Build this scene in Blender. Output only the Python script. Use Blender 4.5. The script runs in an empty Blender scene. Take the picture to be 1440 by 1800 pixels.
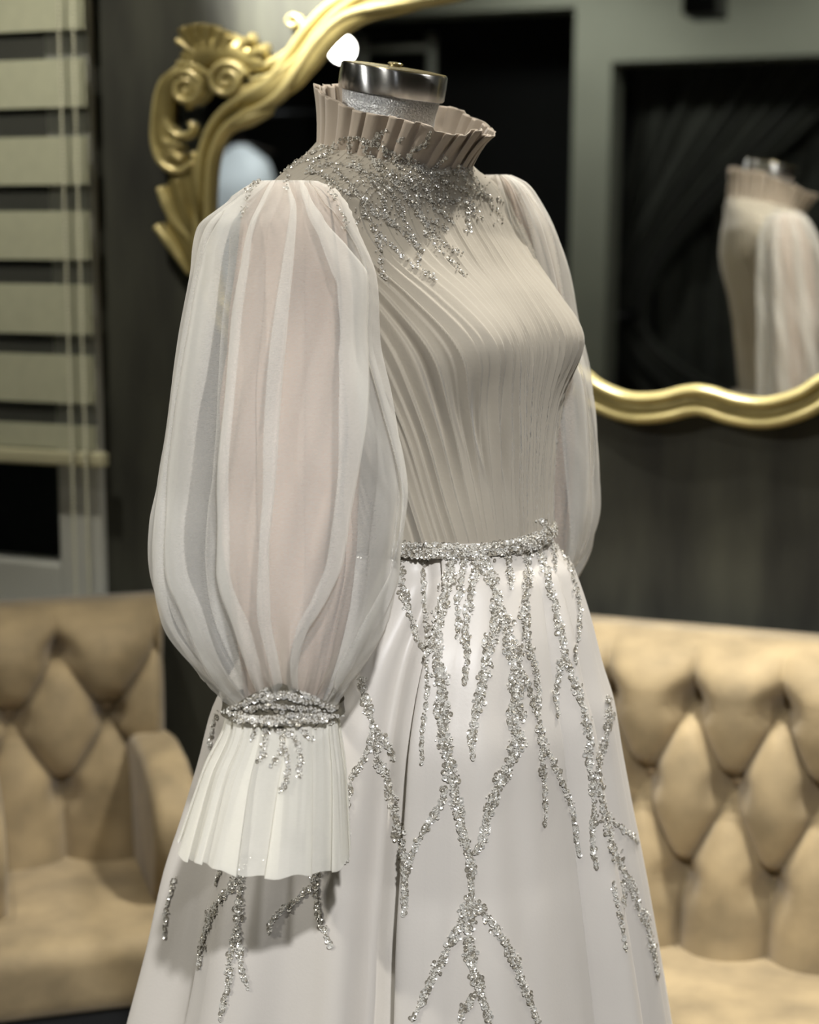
import bpy, math, random
import numpy as np
from mathutils import Vector, Matrix
from mathutils.bvhtree import BVHTree

random.seed(7)
rng = np.random.default_rng(7)
sc = bpy.context.scene
COL = sc.collection
PI = math.pi

# ------------------------------------------------------------------ camera
CAM_H, PITCH, FPX = 1.56, math.radians(9.05), 3150.0
cam_d = bpy.data.cameras.new('camera')
cam = bpy.data.objects.new('camera', cam_d)
COL.objects.link(cam)
cam.location = (0, 0, CAM_H)
cam.rotation_euler = (PI / 2 - PITCH, 0, 0)
cam_d.sensor_fit = 'HORIZONTAL'
cam_d.sensor_width = 36.0
cam_d.lens = FPX / 1440 * 36.0
cam_d.clip_start = 0.05
cam_d.dof.use_dof = True
cam_d.dof.focus_distance = 1.80
cam_d.dof.aperture_fstop = 4.6
sc.camera = cam

# ------------------------------------------------------------------ world, exposure
world = bpy.data.worlds.new('world')
sc.world = world
world.use_nodes = True
world.node_tree.nodes['Background'].inputs[0].default_value = (0.02, 0.025, 0.03, 1)
world.node_tree.nodes['Background'].inputs[1].default_value = 0.3
sc.view_settings.view_transform = 'Standard'
sc.view_settings.look = 'None'
sc.view_settings.gamma = 1.0
sc.view_settings.use_curve_mapping = False
sc.view_settings.exposure = 0.07
sc.cycles.transparent_max_bounces = 32
sc.cycles.max_bounces = 10
sc.cycles.sample_clamp_indirect = 6.0

# ------------------------------------------------------------------ lamps of the shop ceiling: x, y, aim x, y, z, power, colour, radius
TH = math.radians(22)
N = Vector((math.sin(TH), math.cos(TH), 0))      # from the room into the mirror wall
U = Vector((math.cos(TH), -math.sin(TH), 0))     # along the mirror wall, to the right
WALL, CEIL, FAR = 2.90, 2.78, -1.64
LAMPS = [
    # u, n, aim(u, n, z), watts, cone deg, colour, radius, where it hangs
    (-2.45, -0.10, (-0.72, 1.8, 1.10), 165, 40, (1.0, 0.97, 0.90), 0.05, 'on the left in front of the window'),
    (0.45, -0.30, (-0.72, 1.8, 0.42), 310, 42, (0.98, 0.98, 1.0), 0.05, 'on the right in front of the sofa'),
    (-0.75, 1.20, (-0.72, 1.75, 1.2), 21, 90, (1.0, 0.95, 0.86), 0.05, 'over the beaded gown'),
    (-0.35, 2.50, (-0.66, 2.0, 1.2), 112, 95, (1.0, 0.95, 0.86), 0.05, 'over the sofa by the gown'),
    (-1.38, 2.20, (-1.345, 2.90, 2.06), 620, 27, (1.0, 0.97, 0.92), 0.04, 'over the left corner of the mirror'),
    (-1.75, 2.10, (-1.75, 2.5, 0.5), 55, 110, (1.0, 0.94, 0.82), 0.05, 'over the armchair'),
    (0.40, 2.40, (0.40, 2.5, 0.6), 60, 110, (1.0, 0.95, 0.86), 0.05, 'over the far end of the sofa'),
    (-0.60, 2.64, (-0.60, 2.80, 1.2), 165, 66, (1.0, 0.97, 0.90), 0.04, 'over the middle of the mirror'),
    (-2.2, -0.85, (-2.3, -1.64, 1.9), 20, 130, (0.98, 1.0, 0.90), 0.05, 'added before the dark opening to brighten the far wall'),  # added lamp, only there to lift the pillar and far wall
    (-1.0, -0.9, (-1.2, -1.64, 1.8), 13, 130, (0.98, 1.0, 0.90), 0.05, 'added before the swagged curtain to brighten the far wall'),  # second added lamp for the far wall, on the curtain side
    (-3.5, -0.6, (-3.5, -1.4, 1.3), 42, 60, (0.92, 0.98, 1.0), 0.05, 'added to brighten the pale hanging gown'),  # lamp added so the hanging gown reads bright in the mirror
]


# ------------------------------------------------------------------ helpers
def uv(u, n, z=0.0):
    return U * u + N * n + Vector((0, 0, z))


def ray(px, py):
    x, y = (px - 720) / FPX, (900 - py) / FPX
    c, s = math.cos(PITCH), math.sin(PITCH)
    return Vector((x, c + y * s, y * c - s))


ORG = Vector((0, 0, CAM_H))


def at_wall(px, py, n=WALL):
    """(u, z) of the point of the plane n = const that lies behind a pixel"""
    d = ray(px, py)
    t = n / d.dot(N)
    p = ORG + d * t
    return p.dot(U), p.z


def at_depth(px, py, Y):
    d = ray(px, py)
    return ORG + d * (Y / d.y)


MTILT = math.radians(-0.9)      # the mirror leans back a little
M_N = (N * math.cos(MTILT) + Vector((0, 0, math.sin(MTILT)))).normalized()
M_P = uv(-0.66, WALL - 0.03, 1.60)


def behind(px, py, n):
    """(u, z) on the plane n = const in the room that the mirror shows at a pixel"""
    d = ray(px, py)
    t = (M_P - ORG).dot(M_N) / d.dot(M_N)
    h = ORG + d * t
    r = d - M_N * (2 * d.dot(M_N))
    t2 = (n - h.dot(N)) / r.dot(N)
    p = h + r * t2
    return p.dot(U), p.z


def wave(a, seed, n=6, f0=1.0):
    """smooth 1-D noise of an array, about -1..1"""
    r = np.random.default_rng(seed)
    out = np.zeros_like(a, dtype=float)
    for k in range(n):
        out += np.sin(a * f0 * r.uniform(0.5, 2.4) + r.uniform(0, 6.28)) * r.uniform(0.4, 1.0)
    return out / (0.5 * n)


def interp(x, xs, ys):
    """monotone cubic (pchip) interpolation"""
    xs, ys, x = np.asarray(xs, float), np.asarray(ys, float), np.asarray(x, float)
    h = np.diff(xs)
    d = np.diff(ys) / h
    m = np.zeros_like(ys)
    m[0], m[-1] = d[0], d[-1]
    for i in range(1, len(xs) - 1):
        if d[i - 1] * d[i] > 0:
            w1, w2 = 2 * h[i] + h[i - 1], h[i] + 2 * h[i - 1]
            m[i] = (w1 + w2) / (w1 / d[i - 1] + w2 / d[i])
    i = np.clip(np.searchsorted(xs, x) - 1, 0, len(h) - 1)
    t = np.clip((x - xs[i]) / h[i], 0, 1)
    return ((2 * t**3 - 3 * t**2 + 1) * ys[i] + (t**3 - 2 * t**2 + t) * h[i] * m[i]
            + (-2 * t**3 + 3 * t**2) * ys[i + 1] + (t**3 - t**2) * h[i] * m[i + 1])


def raw_mesh(name, V, F, smooth=True):
    V = np.asarray(V, np.float32).reshape(-1, 3)
    F = np.asarray(F, np.int32)
    me = bpy.data.meshes.new(name)
    k = F.shape[1]
    me.vertices.add(len(V))
    me.vertices.foreach_set('co', V.ravel())
    me.loops.add(F.size)
    me.loops.foreach_set('vertex_index', F.ravel())
    me.polygons.add(len(F))
    me.polygons.foreach_set('loop_start', np.arange(0, F.size, k, dtype=np.int32))
    me.polygons.foreach_set('loop_total', np.full(len(F), k, np.int32))
    me.polygons.foreach_set('use_smooth', np.full(len(F), smooth, bool))
    me.update(calc_edges=True)
    me.validate()
    return me


def link(name, me, m=None, parent=None):
    o = bpy.data.objects.new(name, me)
    COL.objects.link(o)
    if m is not None:
        for q in (m if isinstance(m, (list, tuple)) else [m]):
            me.materials.append(q)
    if parent is not None:
        o.parent = parent
    return o


def grid_faces(nr, nc, closed):
    r = np.arange(nr - 1)[:, None]
    c = np.arange(nc if closed else nc - 1)[None, :]
    c2 = (c + 1) % nc
    a, b, d, e = r * nc + c, r * nc + c2, (r + 1) * nc + c2, (r + 1) * nc + c
    return np.stack([a, b, d, e], -1).reshape(-1, 4)


def sheet(name, P, m, parent=None, closed=True, thick=0.0, smooth=True):
    nr, nc = P.shape[:2]
    o = link(name, raw_mesh(name, P.reshape(-1, 3), grid_faces(nr, nc, closed), smooth), m, parent)
    if thick:
        md = o.modifiers.new('thickness', 'SOLIDIFY')
        md.thickness = thick
        md.offset = 0
    return o


class MB:
    """collects polygons and links them as one mesh object"""
    def __init__(self):
        self.v, self.f = [], []

    def add(self, vs, fs):
        k = len(self.v)
        self.v += [tuple(v) for v in vs]
        self.f += [tuple(i + k for i in f) for f in fs]

    def box(self, x0, x1, y0, y1, z0, z1, T=None):
        vs = [Vector((x, y, z)) for z in (z0, z1) for y in (y0, y1) for x in (x0, x1)]
        if T:
            vs = [T(v) for v in vs]
        self.add(vs, [(0, 2, 3, 1), (4, 5, 7, 6), (0, 1, 5, 4), (2, 6, 7, 3), (0, 4, 6, 2), (1, 3, 7, 5)])

    def tube(self, pts, rad, seg=8, cap=True):
        pts = [Vector(p) for p in pts]
        rr = rad if isinstance(rad, (list, tuple)) else [rad] * len(pts)
        vs, fs = [], []
        for i, p in enumerate(pts):
            t = (pts[min(i + 1, len(pts) - 1)] - pts[max(i - 1, 0)]).normalized()
            a = Vector((0, 0, 1)) if abs(t.z) < 0.9 else Vector((1, 0, 0))
            a = (a - t * a.dot(t)).normalized()
            b = t.cross(a)
            for k in range(seg):
                w = 2 * PI * k / seg
                vs.append(p + (a * math.cos(w) + b * math.sin(w)) * rr[i])
        for i in range(len(pts) - 1):
            for k in range(seg):
                fs.append((i * seg + k, i * seg + (k + 1) % seg, (i + 1) * seg + (k + 1) % seg, (i + 1) * seg + k))
        if cap:
            fs.append(tuple(reversed(range(seg))))
            fs.append(tuple((len(pts) - 1) * seg + k for k in range(seg)))
        self.add(vs, fs)

    def lathe(self, prof, seg=48, c=(0, 0, 0), M=None):
        vs, fs = [], []
        for r, z in prof:
            for k in range(seg):
                w = 2 * PI * k / seg
                p = Vector((r * math.cos(w), r * math.sin(w), z))
                p = (M @ p) if M else p
                vs.append(p + Vector(c))
        for i in range(len(prof) - 1):
            for k in range(seg):
                fs.append((i * seg + k, i * seg + (k + 1) % seg, (i + 1) * seg + (k + 1) % seg, (i + 1) * seg + k))
        fs.append(tuple(reversed(range(seg))))
        fs.append(tuple((len(prof) - 1) * seg + k for k in range(seg)))
        self.add(vs, fs)

    def build(self, name, m, parent=None, smooth=False, bevel=0.0, seg=2):
        me = bpy.data.meshes.new(name)
        me.from_pydata(self.v, [], self.f)
        me.update()
        if smooth:
            me.polygons.foreach_set('use_smooth', [True] * len(me.polygons))
        o = link(name, me, m, parent)
        if bevel:
            md = o.modifiers.new('bevel', 'BEVEL')
            md.width = bevel
            md.segments = seg
            md.limit_method = 'ANGLE'
        return o


def auto_smooth(o, deg=40):
    me = o.data
    me.polygons.foreach_set('use_smooth', [True] * len(me.polygons))
    me.set_sharp_from_angle(angle=math.radians(deg))


def empty(name, loc=(0, 0, 0), rz=0.0):
    o = bpy.data.objects.new(name, None)
    COL.objects.link(o)
    o.location = loc
    o.rotation_euler = (0, 0, rz)
    o.empty_display_size = 0.1
    return o


def tag(o, label=None, cat=None, group=None, kind=None):
    if label:
        o['label'] = label
    if cat:
        o['category'] = cat
    if group:
        o['group'] = group
    if kind:
        o['kind'] = kind
    return o


def smooth_line(pts, n):
    """Catmull-Rom through points, n samples in all"""
    P = np.asarray(pts, float)
    if len(P) == 2:
        t = np.linspace(0, 1, n)[:, None]
        return P[0] * (1 - t) + P[1] * t
    seg = np.r_[0, np.cumsum(np.linalg.norm(np.diff(P[:, :2], axis=0), axis=1) + 1e-9)]
    s = np.linspace(0, seg[-1], n)
    Q = np.vstack([2 * P[0] - P[1], P, 2 * P[-1] - P[-2]])
    i = np.clip(np.searchsorted(seg, s, side='right') - 1, 0, len(P) - 2)
    t = ((s - seg[i]) / (seg[i + 1] - seg[i]))[:, None]
    a, b, c, d = Q[i], Q[i + 1], Q[i + 2], Q[i + 3]
    return 0.5 * (2 * b + (c - a) * t + (2 * a - 5 * b + 4 * c - d) * t**2 + (3 * b - a - 3 * c + d) * t**3)


# ------------------------------------------------------------------ materials
def mat(name, col, rough=0.6, metal=0.0, var=0.0, scale=8.0, bump=0.0, bscale=60.0, stretch=None, sheen=0.0,
        spec=0.5, coat=0.0, detail=4.0, col2=None):
    m = bpy.data.materials.new(name)
    m.use_nodes = True
    nt = m.node_tree
    b = nt.nodes['Principled BSDF']
    b.inputs['Base Color'].default_value = (*col, 1)
    b.inputs['Roughness'].default_value = rough
    b.inputs['Metallic'].default_value = metal
    b.inputs['Specular IOR Level'].default_value = spec
    b.inputs['Sheen Weight'].default_value = sheen
    b.inputs['Coat Weight'].default_value = coat
    tc = nt.nodes.new('ShaderNodeTexCoord')
    mp = nt.nodes.new('ShaderNodeMapping')
    nt.links.new(tc.outputs['Object'], mp.inputs[0])
    if stretch:
        mp.inputs['Scale'].default_value = stretch
    if var or col2:
        nz = nt.nodes.new('ShaderNodeTexNoise')
        nz.inputs['Scale'].default_value = scale
        nz.inputs['Detail'].default_value = detail
        nt.links.new(mp.outputs[0], nz.inputs['Vector'])
        rp = nt.nodes.new('ShaderNodeValToRGB')
        rp.color_ramp.elements[0].position = 0.33
        rp.color_ramp.elements[1].position = 0.67
        c2 = col2 if col2 else tuple(c * (1 + var) for c in col)
        c1 = col if col2 else tuple(c * (1 - var) for c in col)
        rp.color_ramp.elements[0].color = (*c1, 1)
        rp.color_ramp.elements[1].color = (*c2, 1)
        nt.links.new(nz.outputs['Fac'], rp.inputs[0])
        nt.links.new(rp.outputs[0], b.inputs['Base Color'])
    if bump:
        nb = nt.nodes.new('ShaderNodeTexNoise')
        nb.inputs['Scale'].default_value = bscale
        nb.inputs['Detail'].default_value = 3
        nt.links.new(mp.outputs[0], nb.inputs['Vector'])
        bp = nt.nodes.new('ShaderNodeBump')
        bp.inputs['Strength'].default_value = bump
        bp.inputs['Distance'].default_value = 0.003
        nt.links.new(nb.outputs['Fac'], bp.inputs['Height'])
        nt.links.new(bp.outputs[0], b.inputs['Normal'])
    return m


def emit(name, col, s):
    m = bpy.data.materials.new(name)
    m.use_nodes = True
    nt = m.node_tree
    nt.nodes.remove(nt.nodes['Principled BSDF'])
    e = nt.nodes.new('ShaderNodeEmission')
    e.inputs[0].default_value = (*col, 1)
    e.inputs[1].default_value = s
    nt.links.new(e.outputs[0], nt.nodes['Material Output'].inputs[0])
    return m


def tulle(name, col, base, edge, power=2.0, trans=0.45):
    """thin net: lets light through between its threads, denser where seen along the cloth"""
    m = bpy.data.materials.new(name)
    m.use_nodes = True
    nt = m.node_tree
    nt.nodes.remove(nt.nodes['Principled BSDF'])
    L = nt.links.new
    lw = nt.nodes.new('ShaderNodeLayerWeight')
    lw.inputs[0].default_value = 0.5
    pw = nt.nodes.new('ShaderNodeMath'); pw.operation = 'POWER'; pw.inputs[1].default_value = power
    L(lw.outputs['Facing'], pw.inputs[0])
    tc = nt.nodes.new('ShaderNodeTexCoord')
    mp = nt.nodes.new('ShaderNodeMapping'); mp.inputs['Scale'].default_value = (1, 1, 6)
    L(tc.outputs['Object'], mp.inputs[0])
    nz = nt.nodes.new('ShaderNodeTexNoise'); nz.inputs['Scale'].default_value = 240; nz.inputs['Detail'].default_value = 3
    L(mp.outputs[0], nz.inputs['Vector'])
    ma = nt.nodes.new('ShaderNodeMath'); ma.operation = 'MULTIPLY_ADD'
    ma.inputs[1].default_value = edge; ma.inputs[2].default_value = base - 0.04
    L(pw.outputs[0], ma.inputs[0])
    mb = nt.nodes.new('ShaderNodeMath'); mb.operation = 'MULTIPLY_ADD'; mb.inputs[1].default_value = 0.08
    mb.use_clamp = True
    L(nz.outputs['Fac'], mb.inputs[0]); L(ma.outputs[0], mb.inputs[2])
    df = nt.nodes.new('ShaderNodeBsdfDiffuse'); df.inputs[0].default_value = (*col, 1)
    tl = nt.nodes.new('ShaderNodeBsdfTranslucent'); tl.inputs[0].default_value = (*col, 1)
    mx = nt.nodes.new('ShaderNodeMixShader'); mx.inputs[0].default_value = trans
    L(df.outputs[0], mx.inputs[1]); L(tl.outputs[0], mx.inputs[2])
    tr = nt.nodes.new('ShaderNodeBsdfTransparent')
    m2 = nt.nodes.new('ShaderNodeMixShader')
    L(mb.outputs[0], m2.inputs[0]); L(tr.outputs[0], m2.inputs[1]); L(mx.outputs[0], m2.inputs[2])
    L(m2.outputs[0], nt.nodes['Material Output'].inputs[0])
    return m


M = {}
M['wall'] = mat('dark_wallpaper', (0.031, 0.032, 0.023), 0.75, var=0.60, scale=5, stretch=(2.2, 2.2, 0.5), bump=0.15, bscale=30, detail=8)
M['plaster'] = mat('grey_plaster', (0.30, 0.31, 0.26), 0.8, var=0.05, scale=3)
M['dark'] = mat('black_paint', (0.008, 0.009, 0.010), 0.8, var=0.2, scale=3)
M['floor'] = mat('grey_tile', (0.22, 0.21, 0.19), 0.35, var=0.12, scale=4)
M['ceil'] = mat('ceiling_paint', (0.42, 0.42, 0.38), 0.85, var=0.03, scale=3)
M['curtain'] = mat('charcoal_drape', (0.030, 0.032, 0.026), 0.8, var=0.15, scale=10, sheen=0.15)
M['frame_white'] = mat('window_paint', (0.50, 0.51, 0.46), 0.45, var=0.03, scale=6)
M['slat'] = mat('blind_fabric', (0.46, 0.47, 0.335), 0.85, var=0.04, scale=40)
M['bar'] = mat('blind_bar', (0.48, 0.46, 0.30), 0.5, var=0.03, scale=20)
M['chain'] = mat('blind_chain', (0.62, 0.62, 0.48), 0.4, var=0.03, scale=20)
M['night'] = mat('night_outside', (0.010, 0.012, 0.014), 0.9, var=0.3, scale=1)
M['velvet'] = mat('tan_velvet', (0.262, 0.200, 0.110), 0.70, var=0.26, scale=11, bump=0.12, bscale=120, sheen=0.2, spec=0.3, detail=7)
M['button'] = mat('tan_button', (0.20, 0.14, 0.07), 0.65, var=0.1, scale=30, sheen=0.3)
M['wood'] = mat('dark_wood', (0.02, 0.014, 0.010), 0.4, var=0.3, scale=20, stretch=(1, 1, 0.2))
M['gold'] = mat('gilded_wood', (0.29, 0.235, 0.088), 0.38, metal=0.5, var=0.22, scale=16, bump=0.25, bscale=45, coat=0.15)
M['gold_edge'] = mat('highlight_gilding', (0.46, 0.39, 0.17), 0.30, metal=0.30, var=0.12, scale=18, bump=0.1, bscale=40, coat=0.2)  # paler gold for ridges and mouldings: lamp highlights put into the colour
M['chrome0'] = mat('polished_steel', (0.62, 0.63, 0.64), 0.10, metal=1.0, var=0.02, scale=5)
M['brass'] = mat('cap_lid', (0.62, 0.53, 0.30), 0.22, metal=0.9, var=0.05, scale=20)
M['bodice'] = mat('pleated_organza', (0.36, 0.325, 0.262), 0.72, var=0.05, scale=14, bump=0.10, bscale=260, sheen=0.25, spec=0.25)
M['collar'] = mat('collar_organza', (0.45, 0.38, 0.305), 0.75, var=0.05, scale=18, bump=0.08, bscale=300, sheen=0.25, spec=0.25)
M['skirt'] = mat('satin_organza', (0.550, 0.517, 0.468), 0.44, var=0.03, scale=6, bump=0.05, bscale=320, sheen=0.15, spec=0.45)
M['lining'] = mat('sleeve_lining', (0.36, 0.28, 0.225), 0.8, var=0.06, scale=12, stretch=(1, 1, 0.3), bump=0.1, bscale=200)
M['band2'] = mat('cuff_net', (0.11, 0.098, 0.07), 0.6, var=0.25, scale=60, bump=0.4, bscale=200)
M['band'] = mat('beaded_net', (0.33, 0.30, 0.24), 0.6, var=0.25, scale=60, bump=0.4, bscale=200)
M['tulle'] = tulle('sleeve_tulle', (0.80, 0.79, 0.745), 0.30, 0.60, 2.6)
M['cuff'] = tulle('cuff_tulle', (0.86, 0.84, 0.76), 0.74, 0.4, 2.0, 0.30)
M['seq_a'] = mat('silver_sequin', (0.77, 0.75, 0.69), 0.20, metal=0.38, spec=0.9, coat=0.5)
M['seq_b'] = mat('champagne_sequin', (0.38, 0.35, 0.285), 0.24, metal=0.4, spec=0.9, coat=0.4)
M['bead'] = mat('glass_bead', (0.68, 0.66, 0.60), 0.12, metal=0.25, coat=0.6)
M['white_cloth'] = mat('white_satin', (0.62, 0.66, 0.68), 0.5, var=0.04, scale=9, sheen=0.2)
M['black_metal'] = mat('black_metal', (0.012, 0.012, 0.013), 0.4, metal=0.3)
M['lamp'] = emit('lamp_glow', (1.0, 0.97, 0.90), 30.0)


def turned_steel():
    m = mat('turned_steel', (0.58, 0.59, 0.60), 0.27, metal=1.0)
    nt = m.node_tree
    b = nt.nodes['Principled BSDF']
    b.inputs['Anisotropic'].default_value = 0.96
    b.inputs['Anisotropic Rotation'].default_value = 0.25
    tg = nt.nodes.new('ShaderNodeTangent')
    tg.direction_type = 'RADIAL'
    tg.axis = 'Z'
    nt.links.new(tg.outputs[0], b.inputs['Tangent'])
    return m


M['chrome'] = turned_steel()


def mirror_mat():
    m = mat('mirror_silver', (0.90, 0.91, 0.89), 0.0, metal=1.0)
    return m


M['mirror'] = mirror_mat()


def silver_glitter():
    m = mat('silver_glitter', (0.64, 0.655, 0.67), 0.35, metal=0.6, var=0.25, scale=420, bump=0.8, bscale=520)
    return m


M['glitter'] = silver_glitter()


def glass_mat():
    m = mat('window_glass', (0.9, 0.95, 0.95), 0.02)
    b = m.node_tree.nodes['Principled BSDF']
    b.inputs['Transmission Weight'].default_value = 1.0
    b.inputs['IOR'].default_value = 1.45
    return m


M['glass'] = glass_mat()

# ------------------------------------------------------------------ room shell
ROT = -TH            # rotation of wall-aligned objects: local x -> U, local y -> N


def room_box(name, u0, u1, n0, n1, z0, z1, m, parent=None, bevel=0.0):
    b = MB()
    b.box(u0, u1, n0, n1, z0, z1, T=lambda v: uv(v.x, v.y, v.z))
    return b.build(name, m, parent, bevel=bevel)


UL, UR = -4.6, 2.2
wu0, wz0 = at_wall(-400, 1075)
wu1, _ = at_wall(178, 600)
W_U0, W_U1, W_Z0, W_Z1 = -3.05, wu1, 0.80, 2.35
BACK = FAR - 1.1
tag(room_box('floor', UL, UR, BACK, WALL, -0.08, 0, M['floor']), kind='structure')
tag(room_box('ceiling', UL, UR, BACK, WALL, CEIL, CEIL + 0.1, M['ceil']), kind='structure')
wb = MB()
T = lambda v: uv(v.x, v.y, v.z)
wb.box(W_U1, UR, WALL, WALL + 0.14, 0, CEIL, T=T)
wb.box(UL, W_U0, WALL, WALL + 0.14, 0, CEIL, T=T)
wb.box(W_U0, W_U1, WALL, WALL + 0.14, 0, W_Z0, T=T)
wb.box(W_U0, W_U1, WALL, WALL + 0.14, W_Z1, CEIL, T=T)
tag(wb.build('wall_back', M['wall']), kind='structure')
tag(room_box('wall_left', UL - 0.1, UL, BACK, WALL + 0.14, 0, CEIL, M['plaster']), kind='structure')
tag(room_box('wall_right', UR, UR + 0.1, BACK, WALL + 0.14, 0, CEIL, M['wall']), kind='structure')
tag(room_box('baseboard_back', UL, UR, WALL - 0.012, WALL, 0, 0.08, M['dark']), kind='structure')

# far side of the room, as the mirror shows it: pale pillar and lintel, two dark openings
pa_u, _ = behind(1006, 300, FAR)
pb_u, _ = behind(1071, 300, FAR)
_, la_z = behind(800, 22, FAR)
_, lb_z = behind(1250, 103, FAR)
far_w = MB()
far_w.box(pa_u, pb_u, FAR - 0.18, FAR, 0, CEIL, T=T)                   # pillar between the openings
far_w.box(UL, pa_u, FAR - 0.18, FAR, la_z, CEIL, T=T)                  # lintel of the left opening
far_w.box(pb_u, -0.9, FAR - 0.18, FAR, lb_z, CEIL, T=T)                # lintel of the curtained one
far_w.box(-0.9, UR, FAR - 0.18, FAR, 0, CEIL, T=T)
tag(far_w.build('wall_front', M['plaster']), kind='structure')
tag(room_box('wall_recess', UL, UR, BACK - 0.1, BACK, 0, CEIL, M['dark']), kind='structure')
tag(room_box('wall_divider', (pa_u + pb_u) / 2 - 0.05, (pa_u + pb_u) / 2 + 0.05, BACK, FAR - 0.18, 0, CEIL, M['dark']), kind='structure')

# ------------------------------------------------------------------ window with zebra blind
win = tag(empty('window_1'), kind='structure')
fr = MB()
gu1, _ = at_wall(113, 900)
_, gz0 = at_wall(60, 986)
fr.box(gu1, W_U1, WALL - 0.02, WALL + 0.06, W_Z0, W_Z1, T=T)
fr.box(W_U0, W_U0 + 0.08, WALL - 0.02, WALL + 0.06, W_Z0, W_Z1, T=T)
fr.box(W_U0 + 0.08, gu1, WALL - 0.02, WALL + 0.06, W_Z0, gz0, T=T)
fr.box(W_U0 + 0.08, gu1, WALL - 0.02, WALL + 0.06, W_Z1 - 0.08, W_Z1, T=T)
fr.build('window_frame', M['frame_white'], win, bevel=0.004)
sl = MB(); sl.box(W_U0 - 0.04, W_U1 + 0.0, WALL - 0.06, WALL - 0.02, W_Z0 - 0.035, W_Z0, T=T)
sl.build('window_sill', M['frame_white'], win, bevel=0.004)
gp = MB(); gp.box(W_U0 + 0.08, gu1, WALL + 0.02, WALL + 0.026, gz0, W_Z1 - 0.08, T=T)
gp.build('pane', M['glass'], win)
tag(room_box('wall_outside', W_U0 - 1.2, W_U1 + 0.6, WALL + 1.0, WALL + 1.1, -0.1, 3.2, M['night']), kind='structure')

BN = WALL - 0.055
blind = tag(empty('roller_blind', uv(-2.4, BN, 2.3)), 'cream and sheer striped zebra roller blind half lowered over the window', 'blind')
bu1, _ = at_wall(164, 600, BN)
bu0 = W_U0 + 0.03
rows = [(-80, 55), (105, 190), (241, 325), (371, 456), (499, 586), (622, 706), (744, 786)]
zr = [(at_wall(60, a, BN)[1], at_wall(60, b, BN)[1]) for a, b in rows]
inv = Matrix.Translation(-blind.location)


def bchild(b, name, m, **k):
    o = b.build(name, m, blind, **k)
    o.data.transform(inv)
    return o


prev = None
for z1, z0 in [(2.33, 2.245), (2.20, zr[0][0] + 0.045)] + zr:
    if z1 - z0 < 0.01:
        continue
    b = MB(); b.box(bu0, bu1, BN - 0.002, BN + 0.002, z0, z1, T=T)
    bchild(b, 'slat', M['slat'])
M['sheer'] = tulle('blind_sheer', (0.30, 0.31, 0.27), 0.20, 0.3)
b = MB(); b.box(bu0, bu1, BN + 0.008, BN + 0.0085, zr[-1][1], 2.33, T=T)
bchild(b, 'sheer_backing', M['sheer'])
bb1, _ = at_wall(186, 800, BN)
b = MB(); b.box(bu0 - 0.01, bb1, BN - 0.014, BN + 0.014, at_wall(60, 815, BN)[1], at_wall(60, 789, BN)[1], T=T)
bchild(b, 'bottom_bar', M['bar'], bevel=0.006)
b = MB(); b.box(bu0 - 0.02, bu1 + 0.02, BN - 0.03, BN + 0.034, 2.32, 2.40, T=T)
bchild(b, 'head_rail', M['bar'], bevel=0.01)
for pxa in (128, 152):
    cu, _ = at_wall(pxa, 900, BN - 0.03)
    b = MB()
    z = 0.62
    while z < 2.33:
        r = 0.0034
        c = uv(cu, BN - 0.028, z)
        vs = [c + Vector((r * math.cos(k * PI / 3) * q, r * math.sin(k * PI / 3) * q, r * h)) for q, h in ((0.6, -0.8), (1, 0), (0.6, 0.8)) for k in range(6)]
        fs = [(i * 6 + k, i * 6 + (k + 1) % 6, i * 6 + 6 + (k + 1) % 6, i * 6 + 6 + k) for i in range(2) for k in range(6)]
        fs += [(5, 4, 3, 2, 1, 0), (12, 13, 14, 15, 16, 17)]
        b.add(vs, fs)
        z += 0.0078
    b.tube([uv(cu, BN - 0.028, 0.62), uv(cu, BN - 0.028, 2.33)], 0.0012, 5)
    o = bchild(b, 'pull_chain', M['chain'], smooth=True)
    o['kind'] = 'stuff'

# ------------------------------------------------------------------ lamps in the ceiling
for i, (u, n, aim, w, cone, colr, rad, where) in enumerate(LAMPS):
    p = uv(u, n, CEIL)
    d = tag(empty('ceiling_downlight', p), 'round white recessed ceiling downlight ' + where, 'ceiling light', 'downlights in the ceiling')
    b = MB(); b.lathe([(0.045, -0.001), (0.062, -0.001), (0.066, -0.006), (0.060, -0.012), (0.046, -0.010)], 32)
    b.build('trim_ring', M['frame_white'], d, smooth=True)
    b = MB(); b.lathe([(0.044, -0.0015), (0.044, -0.004)], 24)
    b.build('lens', M['lamp'], d)
    ld = bpy.data.lights.new('downlight_beam', 'SPOT')
    ld.energy = w
    ld.color = colr
    ld.spot_size = math.radians(cone)
    ld.spot_blend = 0.8
    ld.shadow_soft_size = rad
    lo = bpy.data.objects.new('downlight_beam', ld)
    COL.objects.link(lo)
    lo.parent = d
    lo.location = (0, 0, -0.07)
    v = uv(*aim) - (p + Vector((0, 0, -0.07)))
    lo.rotation_euler = v.to_track_quat('-Z', 'Y').to_euler()


# ------------------------------------------------------------------ gilded mirror
mirror = tag(empty('wall_mirror'), 'wide gilded baroque mirror with carved corner shells hanging on the dark wall', 'mirror')
M_Z = U.cross(M_N).normalized()
mirror.matrix_world = Matrix(((U.x, M_N.x, M_Z.x, M_P.x), (U.y, M_N.y, M_Z.y, M_P.y), (U.z, M_N.z, M_Z.z, M_P.z), (0, 0, 0, 1)))


def on_mirror(px, py):
    d = ray(px, py)
    t = (M_P - ORG).dot(M_N) / d.dot(M_N)
    q = ORG + d * t - M_P
    return q.dot(U), q.dot(M_Z)


MPX = 1 / 985.0       # metres of mirror plane per pixel, about
UC = on_mirror(1228, 690)[0]


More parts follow.
